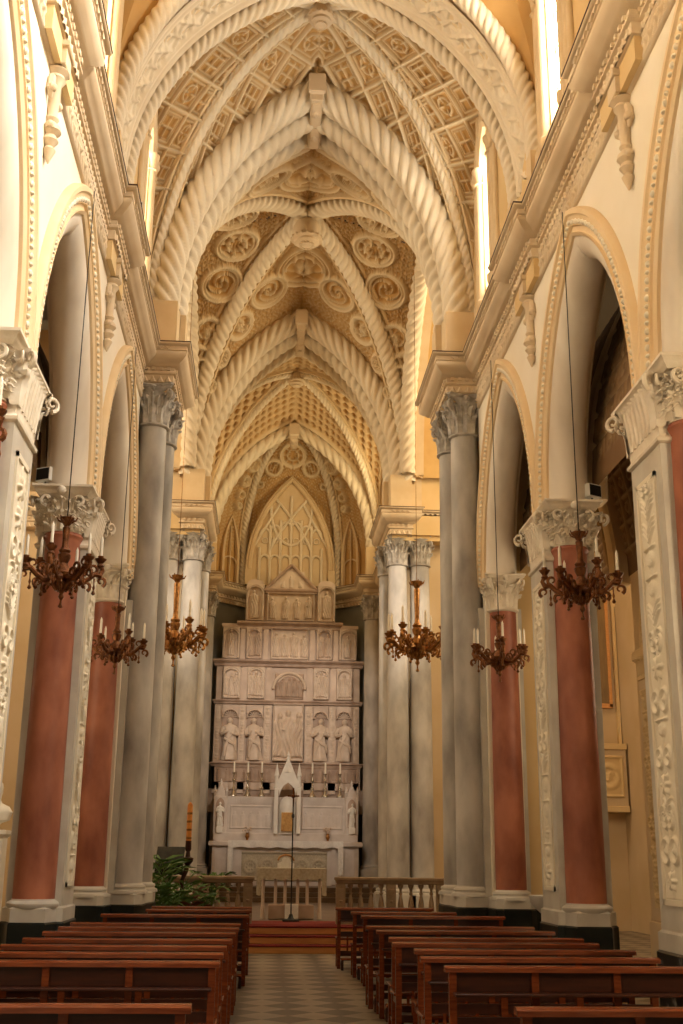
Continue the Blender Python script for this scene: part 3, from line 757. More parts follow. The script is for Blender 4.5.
# ------------------------------------------------------------------ vaults
Z0 = 11.62
def half(a, h, y, z0=Z0, n=150, c=0):
    x, z = arch_curve(a, h, n); return np.stack([x+c, np.full(n, y), z+z0], 1)
def diag(corner, top, shape=(3.05, 3.45), n=150):
    x, z = arch_curve(*shape, n); fr = (x/shape[0])[:, None]; c = np.array(corner); b = np.array(top)
    P = b[None]*(1-fr)+c[None]*fr; P[:, 2] = c[2]+(z/shape[1])*(b[2]-c[2]); return P
def sidearch(x, y0, yc, h, z0, n=150):
    """half side arch from corner y0 to mid yc in the plane X=x"""
    a = abs(y0-yc); px, pz = arch_curve(a, h, n) if h > a else arch_curve(a, h, n)
    return np.stack([np.full(n, x), yc+np.sign(y0-yc)*px, pz+z0], 1)
def vault_bay(near, far, corners, top, side_y, side_h, fns, res=70, bow=.03, shape=(3.05, 3.45), amp=.10):
    """near/far: half arch curves; corners (x,y) near & far"""
    dn = diag((corners[0][0], corners[0][1], Z0), top, shape, len(near)); df = diag((corners[1][0], corners[1][1], Z0), top, shape, len(near))
    sx = corners[0][0]+.05
    sn = sidearch(sx, corners[0][1], side_y, side_h, Z0, len(near)); sf = sidearch(sx, corners[1][1], side_y, side_h, Z0, len(near))
    for A, B, fn in ((near, dn, fns[0]), (far, df, fns[1]), (sn, dn, fns[2]), (sf, df, fns[2])):
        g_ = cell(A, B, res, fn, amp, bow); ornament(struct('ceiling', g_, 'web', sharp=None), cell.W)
    return dn, df
def vaults_half():
    # bay nearest the camera (above the frame), middle bay, crossing, chancel
    nearA = half(3.2, 4.05, 15.85, n=240); farD = half(3.05, 5.25, 19.75, n=240)
    b1 = vault_bay(nearA, farD, ((3.15, 16.0), (3.05, 19.6)), np.array((0, 17.85, 17.15)), 17.34, 4.5, (fn_lattice(), fn_lattice(), fn_lattice(.95)), 130, .03, (3.05, 3.45), .12)
    b0 = vault_bay(half(3.2, 5.0, 9.9, n=60), half(3.2, 4.25, 14.3, n=60), ((3.15, 9.9), (3.15, 14.2)), np.array((0, 12.4, 17.0)), 12.72, 4.5, (None, None, None), 12)
    cs2f = [(1, .46, .80, 0), (.80, .50, .56, 2), (.62, .5, .44, 0), (.47, .5, .30, 1), (.35, .5, .2, 2)]
    cs2s = [(.9, .5, .55, 1), (.72, .5, .55, 2), (.52, .5, .46, 0), (.38, .5, .33, 2), (.26, .5, .2, 1)]
    b2 = vault_bay(half(3.05, 4.9, 21.25), half(3.0, 4.95, 29.45), ((3.0, 21.4), (3.0, 29.35)), np.array((0, 25.1, 17.15)), 25.35, 4.6, (fn_scroll(cs2f), fn_scroll(cs2f), fn_scroll(cs2s)), 130, .03, (3.05, 3.45), .17)
    b3 = vault_bay(half(3.0, 4.9, 31.6, n=110), half(2.9, 4.45, 36.9, n=110), ((2.95, 31.8), (2.9, 36.7)), np.array((0, 34.2, 16.75)), 34.2, 4.2, (fn_holes(), fn_holes(), fn_holes()), 80, .03, (3.05, 4.2))
    return b1, b0, b2, b3
def apse_half():
    n = 120
    far = half(2.8, 4.4, 37.1, n=n)
    zz = 10.66+5.3*np.sin(np.linspace(0, 1, n)*PI/2); fr = np.sqrt(np.clip(1-(np.clip(zz-12, 0, 9)/3.96)**2, 0, 1)); fr[-1] = 0
    rib = np.stack([1.66*fr, 37.35+1.70*fr, zz], 1); rib2 = np.stack([2.6*fr, 37.3+.75*fr, zz-.02], 1)
    mid = np.stack([0*fr, 37.36+1.9*fr, zz], 1)
    cs = [(.70, .0, .46, 1), (.60, .62, .30, 3), (.49, .86, .13, 1)]
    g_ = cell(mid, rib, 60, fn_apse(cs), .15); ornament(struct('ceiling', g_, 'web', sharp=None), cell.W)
    cs = [(.60, .5, .28, 3), (.49, .5, .2, 1), (.42, .5, .16, 2), (.36, .5, .14, 1)]
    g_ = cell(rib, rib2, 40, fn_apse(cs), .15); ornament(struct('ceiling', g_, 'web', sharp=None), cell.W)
    struct('ceiling', cell(rib2, far, 12, None), 'vault', sharp=None)
    return rib, rib2
def fn_apse(cs):
    def f(P, L, off, wd):
        H, mask = roundels(P, cs); k = 2*PI/.26
        bg = ridge(np.sin(k*L+1.3*np.sin(k*off)), .4)*.6
        return H+bg*(1-mask)*sstep(P[:, :, 2], 11.6, 12.4)
    return f

def mirror_pts(P): Q = P.copy(); Q[:, 0] *= -1; return Q
def rope_arch(name, label, specs, a, h, y, z0=Z0, ring=None, key=True, keylen=1.6, band=None):
    """specs: (da, y, r, spacing, strands, hand)"""
    t = thing(name, label, 'arch', (0, y, z0))
    for da, yy, r, sp, st, hd in specs:
        parts = []
        for s in (1, -1):
            x, z = arch_curve(a+da, h+da, 60); pts = np.stack([s*x, np.full(60, yy), z+z0], 1)
            # run down onto the seat block
            pts = np.concatenate([[[s*(a+da), yy, z0-.05]], pts])
            parts.append(rope(pts, r, sp, st, hd*s))
        obj('twisted_rope', merge(parts), 'rope', t, None)
        for s in (1, -1):
            x = s*(a+da); obj('springing_block', MB().bbox(x-r*.95, yy-r*.95, 10.64, x+r*.95, yy+r*.95, z0), 'rib', t)
    if ring:
        dr0, dr1, ya, yb = ring
        obj('arch_ring', arch_band(a, h, z0, [(dr0, ya), (dr0, yb), (dr1, yb), (dr1, ya)], 34), 'rib', t)
        for s in (1, -1):
            xs = sorted((s*(a+dr0), s*(a+dr1))); obj('ring_jamb', MB().box(xs[0], ya, 10.64, xs[1], yb, z0), 'rib', t)
    if key:
        kz = z0+h-.62; ya, yb = key
        mb = MB(); mb.sweep([(-.115, ya), (.115, ya), (.115, yb), (-.115, yb)], [(-.02, kz-.12), (0, kz-.10), (0, kz+.02), (.03, kz+.05), (.03, kz+.5), (0, kz+.5)], True)
        L = yb-ya
        for i in range(2):
            y0 = ya+.08+i*L/2; mb.box(-.075, y0, kz-.14, .075, y0+L/2-.12, kz-.11)
            mb.ball((0, y0+L/4-.05, kz-.14), .07, 8, (1, 1.6, .5))
        mb.bbox(-.17, ya-.08, kz+.05, .17, ya+.02, kz+.45)
        obj('keystone', mb, 'cornice', t)
    return t
def boss(x, y, z, r, word, drum=.3):
    mb = MB().lathe([(r*.25, z-drum-.08), (r*.6, z-drum-.03), (r*.78, z-drum), (r*.8, z-drum+.05), (r, z-drum+.08), (r, z-drum+.15), (r*.85, z-drum+.18), (r*.9, z), (r*.7, z+.15)], (x, y, 0), 28)
    for k in range(16):
        a = 2*PI*k/16; mb.ball((x+math.cos(a)*r*.95, y+math.sin(a)*r*.95, z-drum+.11), r*.13, 7); mb.ball((x+math.cos(a)*r*.45, y+math.sin(a)*r*.45, z-drum-.055), r*.10, 6)
    for k in range(4):
        a = k*PI/4; mb.box(x-.0, y, z, x+.001, y+.001, z+.001)
    tag(obj('vault_boss', mb, 'cornice'), word, 'boss')
def diag_ribs(D, r, sp, st, name_words):
    """D: curve of the right half; adds both halves as separate ribs"""
    for s, wd in ((1, 'right'), (-1, 'left')):
        P = D if s > 0 else mirror_pts(D); P = P.copy(); P[:, 2] -= r*.7
        t = thing('diagonal_rib', name_words % wd, 'rib', tuple(P[0]))
        obj('twisted_rope', rope(P, r, sp, st, s), 'rope', t, None)
        Q = P+np.array([0, 0, r*.55])
        T = np.gradient(Q, axis=0); T /= np.linalg.norm(T, axis=1, keepdims=True)
        mb = MB(); vs = []; n = len(Q)
        for i in range(n):
            h = np.cross(T[i], [0, 0, 1.0]); h /= max(1e-6, np.linalg.norm(h)); u = np.cross(h, T[i])
            for a, b in ((-1.55, -.1), (-1.3, -.25), (-1.05, 0.1), (1.05, .1), (1.3, -.25), (1.55, -.1), (1.5, 1.0), (-1.5, 1.0)): vs.append(Q[i]+h*a*r+u*b*r)
        fs = [(i*8+j, i*8+(j+1) % 8, (i+1)*8+(j+1) % 8, (i+1)*8+j) for i in range(n-1) for j in range(8)]
        mb.add(vs, fs); obj('rib_backing', mb, 'rib', t)

# ================================================================== BUILD
for MX in (1, -1):
    wall_side(); big_walls(); aisle(); nave_frieze()
    S = side()
    Pn = [(XW, -3), (XW, 9.75), (2.98, 9.75), (2.98, 11.0), (XW, 11.0), (XW, 14.4), (2.98, 14.4), (2.98, 15.66), (XW, 15.66), (XW, 19.45), (2.55, 19.45), (2.55, 21.4), (4.6, 21.4)]
    # outward (right of travel) must point into the nave (-x on the right-hand wall): travel from far to near
    cornice(Pn[::-1], S) if False else None
    cornice([(x, y) for x, y in Pn][::-1], S)
    cornice([(8.6, 29.5), (3.05, 29.5), (3.05, 29.23), (2.51, 29.23), (2.51, 31.7), (3.05, 31.7), (3.05, 37.03), (2.52, 37.03), (2.52, 38.2), (1.5, 39.2), (0, 39.2)][::-1], S)
    for c in WINC: clerestory_window(c)
    arcade_arch(BAY[0], 'pointed cream arch at the picture edge of the %s arcade, nearest the camera' % S)
    arcade_arch(BAY[1], 'pointed arch with bead course in the %s arcade, between the two panelled piers' % S)
    arcade_arch(BAY[2], 'narrow pointed arch in the %s arcade, beside the tall grey crossing pier' % S)
    pendant(YB[0], 'carved hanging bracket under the %s cornice above the nearest pier, largest on that side' % S)
    pendant(YB[1], 'small carved hanging bracket under the %s cornice above the second pier' % S)
    arcade_pier(YB[0], S == 'right', 'nearest %s pier at the picture edge with pale scrolled relief strip' % S, 5 if MX > 0 else 9)
    arcade_pier(YB[1], False, 'second %s pier with red half column, relief strip and cream leafy capital' % S, 12 if MX > 0 else 21)
    crossing_pier('tall grey marble crossing pier on the %s with attached red half column and dark plinth' % S)
    double_pier('pair of grey columns on the %s side of the chancel entrance' % S)
    apse_column('pale grey column beside the altarpiece on the %s' % S)
MX = 1
DIAG = []
for MX in (1, -1):
    r = vaults_half(); rb = apse_half()
    if MX > 0: DIAG = r; APR = rb
MX = 1
# transept side vault caps
for MX in (1, -1):
    n = 30; x = np.linspace(3.0, 8.7, 8); yy, zz = arch_full(3.95, 4.6, 30)
    P = np.zeros((len(yy), 8, 3)); P[:, :, 0] = x[None]; P[:, :, 1] = (25.4+yy)[:, None]; P[:, :, 2] = (zz+Z0)[:, None]
    struct('ceiling', grid(P[::-1]), 'vault')
    WN[0] += 1
    wdw = struct('window_%d' % WN[0], MB().box(8.45, 23.8, 10.4, 8.6, 24.0, 14.6).box(8.45, 26.6, 10.4, 8.6, 26.8, 14.6).box(8.45, 23.8, 10.2, 8.6, 26.8, 10.4).box(8.45, 23.8, 14.6, 8.6, 26.8, 14.8), 'rib')
    obj('window_pane', MB().box(8.52, 24, 10.4, 8.54, 26.6, 14.6), 'glass', wdw)
MX = 1
# roof over the part behind the camera
struct('ceiling', MB().box(-3.3, -3, 16.9, 3.3, 10.0, 17.2), 'vault')

# transverse arches
t = rope_arch('transverse_arch', 'nearest transverse arch at top of picture, twin ropes edging a band of lattice relief',
              [(-.02, 14.35, .15, .17, 4, 1), (-.02, 15.78, .15, .17, 4, 1)], 3.12, 4.0, 15.0, ring=(.02, .35, 14.3, 15.85), key=None)
x, z = arch_full(3.10, 3.98, 220); ys = np.linspace(14.62, 15.52, 46); P = np.zeros((len(x), 46, 3)); P[:, :, 0] = x[:, None]; P[:, :, 1] = ys[None]; P[:, :, 2] = (z+Z0)[:, None]
N = normals(P); N *= np.sign(((np.array([0, 15, 8.])-P)*N).sum(2).mean()); seg = np.concatenate([[0], np.cumsum(np.hypot(np.diff(x), np.diff(z)))])[:, None]; v = (ys-14.62)[None]
e = np.minimum(v, .9-v); a_ = np.abs(seg-seg[-1]/2)
H = np.maximum(ridge(e-.03, .03)*1.3, ridge(e-.16, .03)); k = 2*PI/.34
H = H+sstep(e, .2, .24)*(-1.0*sstep(np.cos(k*a_/2)*np.cos(k*v/2), .05, .45)+.8*ridge(np.sin(k*a_/2+k*v/2), .3)+.8*ridge(np.sin(k*a_/2-k*v/2), .3))
P = P+N*(H*.06)[:, :, None]; obj('lattice_band', grid(P), 'rope', t, None)
rope_arch('transverse_arch', 'great double-rope arch over the crossing entrance with long carved keystone',
          [(-.27, 19.72, .30, .31, 6, 1), (-.42, 20.27, .26, .26, 3, 1), (-.27, 21.1, .22, .30, 4, 1)], 3.07, 5.2, 20.3, ring=(-.06, .35, 19.75, 21.25), key=(19.35, 21.0))
rope_arch('transverse_arch', 'twisted rope arch at the far side of the crossing, its keystone below the round boss',
          [(-.25, 29.45, .30, .33, 6, 1), (-.42, 30.02, .26, .28, 3, 1), (-.27, 31.3, .2, .30, 4, 1)], 3.04, 4.9, 30.3, ring=(-.12, .35, 29.5, 31.6), key=(29.1, 30.9))
rope_arch('transverse_arch', 'farthest twisted rope arch, framing the apse above the altarpiece',
          [(-.2, 36.95, .24, .38, 4, 1)], 2.92, 4.4, 37.0, ring=(-.08, .3, 36.9, 37.4), key=(36.6, 37.5))
# side rope arches of crossing
for s in (1, -1):
    w_ = 'right' if s > 0 else 'left'
    t = thing('side_arch', 'twisted rope arch opening from the crossing into the %s transept' % w_, 'arch', (s*3.0, 25.35, Z0))
    x, z = arch_full(3.75, 4.4, 50); P = np.stack([np.full(len(x), s*2.95), 25.35+x, z+Z0], 1)
    obj('twisted_rope', rope(P, .22, .3, 5, s), 'rope', t, None)
    obj('arch_ring', arch_band(3.75, 4.4, Z0, [(.02, 2.95*s), (.4, 2.95*s), (.4, 3.4*s), (.02, 3.4*s)], 30, 'yz', 25.35), 'rib', t)
(b1, b0, b2, b3) = DIAG
diag_ribs(b1[1], .125, .19, 4, 'slim rope rib of the middle vault running down to the %s crossing pier')
diag_ribs(b1[0], .125, .19, 4, 'slim rope rib of the middle vault running towards the nearest arch on the %s')
diag_ribs(b2[0], .22, .23, 4, 'short rope rib of the crossing vault reaching the %s of the great arch')
diag_ribs(b2[1], .22, .23, 4, 'long rope rib of the crossing vault ending at the %s chancel pier')
diag_ribs(b3[0], .12, .17, 4, 'thin rope rib of the pierced chancel vault on the near %s')
diag_ribs(b3[1], .12, .17, 4, 'thin rope rib of the pierced chancel vault on the far %s')
diag_ribs(APR[0]+np.array([0, -.13, 0]), .14, .17, 4, 'thin rope rib of the apse rising %s of the blind window')
boss(0, 17.85, 16.95, .24, 'small round boss at the very top of the picture', .28)
boss(0, 25.1, 16.62, .38, 'large pierced round boss at the crown of the crossing vault', .42)
boss(0, 34.2, 16.55, .28, 'round boss of the pierced golden chancel vault', .25)

# blind apse window with tracery
t = thing('blind_window', 'blind gothic window with carved tracery above the altarpiece', 'window', (0, 39.0, 10.66))
yf = 38.5
obj('window_arch', arch_band(1.32, 3.2, 11.2, [(0, yf+.2), (0, yf+.04), (.05, yf), (.13, yf), (.15, yf+.05), (.2, yf+.02), (.24, yf+.06), (.24, yf+.3)], 26).box(-1.56, yf+.02, 10.66, -1.32, yf+.3, 11.2).box(1.32, yf+.02, 10.66, 1.56, yf+.3, 11.2), 'rib', t)
X, Z = arch_full(1.33, 3.2, 26); obj('window_backing', MB().extr([(-1.33, 10.66)]+[(-x, z+11.2) for x, z in zip(X, Z)]+[(1.33, 10.66)], yf+.16, yf+.3), 'rib', t)
mb = MB()
def bar(mb, pts, w=.05): mb.tube([(x, yf+.12, z) for x, z in pts], w, 6)
for i in range(-3, 4):
    x = i*.36; top = 13.9-abs(i)*.55 if i % 2 == 0 else 13.5-abs(i)*.5
    bar(mb, [(x, 10.7), (x, min(top, 11.2+3.2*math.sqrt(max(0, 1-(abs(x)/1.4)**1.5))))])
for s in (1, -1):
    a = np.linspace(0, 1, 14)
    bar(mb, [(s*(-.72+1.3*u), 11.9+1.9*u**.8) for u in a]); bar(mb, [(s*(0+.72*math.sin(u*PI/2)), 12.1+1.4*(1-math.cos(u*PI/2))) for u in a])
    bar(mb, [(s*(1.3-.9*u), 12.0+1.6*u) for u in a])
for i in range(-3, 3):
    x = i*.36+.18
    bar(mb, [(x+.18*math.cos(q), 11.5+.22*math.sin(q)) for q in np.linspace(0, PI, 9)], .045)
    bar(mb, [(x+.18*math.cos(q), 12.75-abs(x)*.35+.24*math.sin(q)) for q in np.linspace(0, PI, 9)], .04)
    mb.tube([(x+.1*math.cos(q), yf+.12, 12.25+.1*math.sin(q)) for q in np.linspace(0, 2*PI, 10)], .022, 5)
obj('tracery', mb, 'rope', t)
for s in (1, -1):     # side blind arches of the apse
    mb = arch_band(.30, 1.4, 11.6, [(0, 0), (0, .12), (.1, .12), (.1, 0)], 14)
    mb.box(-.40, 0, 10.66, -.30, .12, 11.6); mb.box(.30, 0, 10.66, .40, .12, 11.6); mb.tube([(0, .06, 10.7), (0, .06, 12.7)], .03, 6); mb.tube([(.15*math.cos(q)*2-.0, .06, 11.4+.2*math.sin(q)) for q in np.linspace(0, PI, 9)], .03, 6)
    a = s*-PI/4; V = [(s*2.05+(x*math.cos(a)-y*math.sin(a)), 38.42+(x*math.sin(a)+y*math.cos(a)), z) for x, y, z in mb.v]; mb.v = V
    tag(obj('blind_arch', mb, 'rib'), 'narrow blind arch on the %s slanting face of the apse' % ('right' if s > 0 else 'left'), 'arch')

# ------------------------------------------------------------------ altarpiece
def statue(h, seed=0, arms=1):
    rs = random.Random(seed); mb = MB(); n = 28; prof = [(0, .17, .14), (.03, .18, .15), (.12, .16, .13), (.3, .145, .12), (.45, .14, .115), (.55, .125, .10), (.62, .13, .10), (.70, .15, .10), (.78, .155, .095), (.815, .12, .08), (.835, .06, .05), (.86, .04, .04), (.875, .052, .058), (.90, .062, .07), (.93, .066, .074), (.96, .06, .068), (.985, .04, .05), (1.0, .005, .005)]
    vs = []; 
    for z, rx, ry in prof:
        amp = .16 if z < .6 else (.06 if z < .8 else 0)
        for k in range(n):
            a = 2*PI*k/n; q = 1+amp*math.sin(6*a+seed+3*z)*(.6+.4*math.sin(a*2+seed)); lean = .02*math.sin(z*3+seed)
            nose = .012 if (.89 < z < .94 and abs(a-1.5*PI) < .25) else 0
            vs.append(((rx*q*math.cos(a)+lean)*h, (ry*q*math.sin(a)-nose)*h, z*h))
    fs = [(j*n+k, j*n+(k+1) % n, (j+1)*n+(k+1) % n, (j+1)*n+k) for j in range(len(prof)-1) for k in range(n)]+[tuple(range(n))[::-1]]
    mb.add(vs, fs)
    for s in (-1, 1):
        e = (s*.19*h, -.03*h, .60*h); u = s*(.02+.06*rs.random())
        mb.tube([(s*.13*h, 0, .77*h), (s*.18*h, -.01*h, .68*h), e, (s*.12*h, -.12*h, (.60+.06*rs.random())*h), (u*h, -.15*h, (.62+.08*rs.random())*h)], [.05*h, .055*h, .05*h, .038*h, .025*h], 8)
    mb.tube([(-.12*h, -.08*h, .5*h), (0, -.14*h, .42*h), (.12*h, -.12*h, .36*h), (.16*h, -.06*h, .2*h)], [.03*h, .04*h, .04*h, .02*h], 7)
    mb.tube([(.13*h, -.06*h, .7*h), (.02*h, -.12*h, .55*h), (-.10*h, -.12*h, .3*h), (-.12*h, -.08*h, .08*h)], [.02*h, .03*h, .04*h, .03*h], 7)
    return mb
def moved(mb, x, y, z): mb.v = [(a+x, b+y, c+z) for a, b, c in mb.v]; return mb
k_ = 37.7/38.4
def W(x, z): return (x-CX)*k_+CX, (z-CH)*k_+CH
YR = 37.7
t = thing('altarpiece', 'towering carved marble altarpiece of stacked tiers with a gabled top behind the high altar', 'altarpiece', (0.05, 38.0, .96))
RW = 2.36
mb = MB().box(-RW, YR+.12, .96, RW, 38.15, 6.45)
obj('lower_body', mb, 'marble', t)
def molding(x0, x1, y, z0, z1, out, m='marbledark', name='entablature'):
    P = [(x0, 38.1), (x0, y), (x1, y), (x1, 38.1)]; H = z1-z0
    obj(name, MB().sweep(P, [(0, z0), (out*.3, z0+H*.1), (out*.35, z0+H*.4), (out*.7, z0+H*.55), (out, z0+H*.7), (out, z0+H*.9), (0, z1)]), m, t)
    obj(name+'_top', MB().box(x0, y, z0+.02, x1, 38.1, z1), 'marble', t)
# pilasters of the lower tier
for x0, x1 in ((-2.36, -2.14), (-1.56, -1.34), (-.76, -.50), (.58, .84), (1.36, 1.60), (2.14, 2.36)):
    obj('pilaster', MB().bbox(x0, YR, 3.6, x1, YR+.14, 6.42), 'marble', t)
    pf = panel((x0+.04, YR-.004, 4.6), (1, 0, 0), (0, 0, 1), x1-x0-.08, 1.78, arabesque(x1-x0-.08, int(abs(x0)*40)), .02, .03, .004); obj('pilaster_relief', pf, 'statue', t, None)
# niches with arches, scene panels above
NX = [(-2.12, -1.58), (-1.32, -.78), (.86, 1.34), (1.62, 2.12)]
for i, (x0, x1) in enumerate(NX):
    c = (x0+x1)/2; a = (x1-x0)/2; x, z = arch_full(a, a, 10)
    # frame plate with arched opening
    P = [(x1, 4.62)]+[(c+xx, zz+6.0) for xx, zz in zip(x, z)]+[(x0, 4.62)]
    mb = MB()
    for (xa, za), (xb, zb) in zip(zip(x[:-1], z[:-1]), zip(x[1:], z[1:])):
        mb.add([(c+xa, YR+.02, za+6.0), (c+xb, YR+.02, zb+6.0), (c+xb, YR+.02, 6.42), (c+xa, YR+.02, 6.42), (c+xa, YR+.13, za+6.0), (c+xb, YR+.13, zb+6.0)], [(0, 1, 2, 3), (0, 4, 5, 1)])
    mb.tube([(c+xx*.96, YR+.0, zz*.96+6.0) for xx, zz in zip(x, z)], .022, 6)
    obj('niche_arch', mb, 'marble', t)
    obj('niche_recess', MB().box(x0, YR+.114, 4.62, x1, YR+.118, 6.4), 'marbledark', t)
    mb = MB(); 
    for q in range(9):
        g = PI*q/8; mb.tube([(c, YR+.10, 6.04), (c+math.cos(g)*a*.85, YR+.08, 6.04+math.sin(g)*a*.85)], [.01, .03], 5)
    obj('niche_shell', mb, 'marble', t)
    obj('niche_ledge', MB().bbox(x0-.02, YR-.03, 4.56, x1+.02, YR+.13, 4.64), 'marble', t)
    sp = panel((x0-.02, YR+.01, 6.62), (1, 0, 0), (0, 0, 1), x1-x0+.04, 1.05, figures(x1-x0+.04, 1.05, 3, 31+i, arched=True), .018, .13, .05)
    obj('relief_scene', sp, 'statue', t, None)
# centre: enthroned figure in an arch
sp = panel((-.46, YR+.0, 4.62), (1, 0, 0), (0, 0, 1), 1.0, 1.85, figures(1.0, 1.85, 3, 3, big=.86), .018, .15, .05); obj('relief_scene', sp, 'statue', t, None)
obj('upper_body', MB().box(-2.36, YR+.06, 6.44, 2.38, 38.15, 7.74), 'marble', t)
for x in (-2.25, -1.42, -.62, .72, 1.50, 2.27):
    obj('pilaster', MB().bbox(x-.09, YR, 6.56, x+.09, YR+.08, 7.72), 'marble', t)
x, z = arch_full(.52, .52, 16); mb = MB().tube([(.05+xx, YR-.02, zz+6.95) for xx, zz in zip(x, z)], .05, 8); mb.tube([(.05+xx*.83, YR-.0, zz*.83+6.95) for xx, zz in zip(x, z)], .025, 8)
obj('lunette_arch', mb, 'statue', t)
sp = panel((-.42, YR+.0, 6.62), (1, 0, 0), (0, 0, 1), .94, .85, lambda u, v: figures(.94, .85, 5, 8, frame=False, big=.8)(u, v)*sstep(np.hypot(u-.47, np.maximum(0, v-.35)), .47, .44), .018, .08, .05); obj('relief_scene', sp, 'marbledark', t, None)
# predella
obj('predella', MB().box(-2.36, YR+.0, 3.72, 2.4, 38.1, 4.56), 'marble', t); obj('predella_base', MB().bbox(-2.5, YR+.06, 3.0, 2.54, 38.1, 3.74), 'marbledark', t)
sp = panel((-2.3, YR-.005, 3.95), (1, 0, 0), (0, 0, 1), 4.66, .5, figures(4.66, .5, 17, 77, big=.85), .02, .05, .005); obj('predella_relief', sp, 'marbledark', t, None)
molding(-2.38, 2.42, YR, 4.44, 4.58, .10); molding(-2.38, 2.42, YR, 6.44, 6.58, .07); molding(-2.38, 2.42, YR, 7.66, 7.92, .16)
# second tier
obj('second_tier', MB().box(-2.20, YR+.12, 7.9, 2.28, 38.1, 9.05), 'marble', t)
for i, (x0, x1, n) in enumerate(((-2.20, -1.62, 1), (-1.42, -.88, 2), (-.60, .66, 4), (.92, 1.46, 2), (1.68, 2.28, 1))):
    sp = panel((x0, YR+.08, 7.94), (1, 0, 0), (0, 0, 1), x1-x0, 1.06, figures(x1-x0, 1.06, n, 51+i, arched=n < 3, big=.86), .018, .15, .05); obj('relief_scene', sp, 'statue' if n != 2 else 'marble', t, None)
for x in (-1.52, -.76, .79, 1.57):
    obj('pilaster', MB().bbox(x-.08, YR+.02, 7.92, x+.08, YR+.14, 9.02), 'marble', t)
molding(-1.62, 1.68, YR+.04, 8.92, 9.22, .12)
obj('tier_cap', MB().bbox(-2.24, YR+.04, 9.0, -1.62, 38.1, 9.12), 'marble', t); obj('tier_cap', MB().bbox(1.68, YR+.04, 9.0, 2.32, 38.1, 9.12), 'marble', t)
# third tier and gable
obj('third_tier', MB().box(-1.47, YR+.12, 9.2, 1.54, 38.1, 10.35), 'marble', t)
for i, (x0, x1, n, h1) in enumerate(((-1.47, -.86, 1, 1.25), (-.76, .84, 4, .98), (.93, 1.54, 1, 1.25))):
    sp = panel((x0, YR+.08, 9.22), (1, 0, 0), (0, 0, 1), x1-x0, h1, figures(x1-x0, h1, n, 91+i, arched=n == 1, big=.85), .018, .15, .05); obj('relief_scene', sp, 'statue', t, None)
    if n == 1:
        c = (x0+x1)/2; xx, zz = arch_full(.30, .22, 10); obj('round_cap', MB().extr([(c+.3, 10.35)]+[(c+a, b+10.42) for a, b in zip(xx, zz)]+[(c-.3, 10.35)], YR+.1, 38.1), 'marble', t)
molding(-.80, .88, YR+.06, 10.16, 10.30, .08)
obj('gable', MB().extr([(-.82, 10.28), (.90, 10.28), (.04, 11.12)], YR+.10, 38.0), 'marble', t)
mb = MB()
for s in (-1, 1): mb.tube([(.04+s*.92, YR+.06, 10.27), (.04, YR+.06, 11.17)], .055, 6)
mb.tube([(.04-.92, YR+.06, 10.30), (.04+.92, YR+.06, 10.30)], .05, 6)
obj('gable_moulding', mb, 'marbledark', t)
sp = panel((-.4, YR+.09, 10.33), (1, 0, 0), (0, 0, 1), .88, .62, lambda u, v: figures(.88, .62, 3, 15, frame=False, big=.75)(u, v)*sstep(.62-v-np.abs(u-.44)*1.2, .0, .05), .018, .06, .0); obj('relief_scene', sp, 'statue', t, None)
# niche statues
words = ['robed marble saint in the outer left niche of the altarpiece', 'robed marble saint in the inner left niche of the altarpiece', 'robed marble saint in the inner right niche of the altarpiece', 'robed marble saint in the outer right niche of the altarpiece']
for i, (x0, x1) in enumerate(NX):
    mb = moved(statue(1.36, i*1.7+.5), (x0+x1)/2, YR-.08+.10, 4.64)
    mb.v = [(a, YR+.0+(b-YR-.02)*.75, c) for a, b, c in mb.v]
    tag(obj('statue', mb, 'statue'), words[i], 'statue')

# ------------------------------------------------------------------ high altar
for i, (y, z) in enumerate(((33.9, .62), (34.3, .79), (34.7, .96))):
    pass
struct('floor', MB().sweep([(3.05, 33.9), (3.05, 37.5), (-3.05, 37.5), (-3.05, 33.9)], [(0, .45), (0, .58)], True).sweep([(2.9, 34.3), (2.9, 37.5), (-2.9, 37.5), (-2.9, 34.3)], [(0, .58), (0, .70)], True).sweep([(2.75, 34.7), (2.75, 37.5), (-2.75, 37.5), (-2.75, 34.7)], [(0, .70), (0, .83)], True), 'paving')
OBJ0 = set(bpy.data.objects)
t = thing('high_altar', 'white marble high altar with spired tabernacle canopy and side pinnacles', 'altar', (0.05, 36.6, .96))
YA = 36.3
obj('altar_block', MB().bbox(-2.20, YA, .96, 2.26, 37.4, 2.10), 'altar', t)
sp = panel((-1.3, YA-.01, 1.1), (1, 0, 0), (0, 0, 1), 2.6, .85, lambda u, v: .7*rosette(np.hypot((u % .52)-.26, (v-.42)), np.arctan2(v-.42, (u % .52)-.26), .2, 1)+sstep(.07-np.minimum(v, .85-v), 0, .02), .02, .05, .01); obj('altar_front_relief', sp, 'oldcloth', t, None)
for x in (-2.14, -1.84, -1.45, 1.5, 1.9, 2.2): obj('altar_pilaster', MB().bbox(x-.06, YA-.05, 1.0, x+.06, YA+.02, 2.08), 'altar', t)
obj('mensa', MB().sweep([(-2.28, 37.3), (-2.28, YA-.12), (2.34, YA-.12), (2.34, 37.3)], [(0, 2.10), (.03, 2.13), (.03, 2.22), (0, 2.25)]).box(-2.28, YA-.12, 2.1, 2.34, 37.3, 2.25), 'altar', t)
obj('gradine', MB().bbox(-2.2, 36.75, 2.24, 2.26, 37.5, 2.50), 'altar', t)
obj('retable', MB().bbox(-2.15, 37.0, 2.48, 2.2, 37.6, 3.60), 'altar', t)
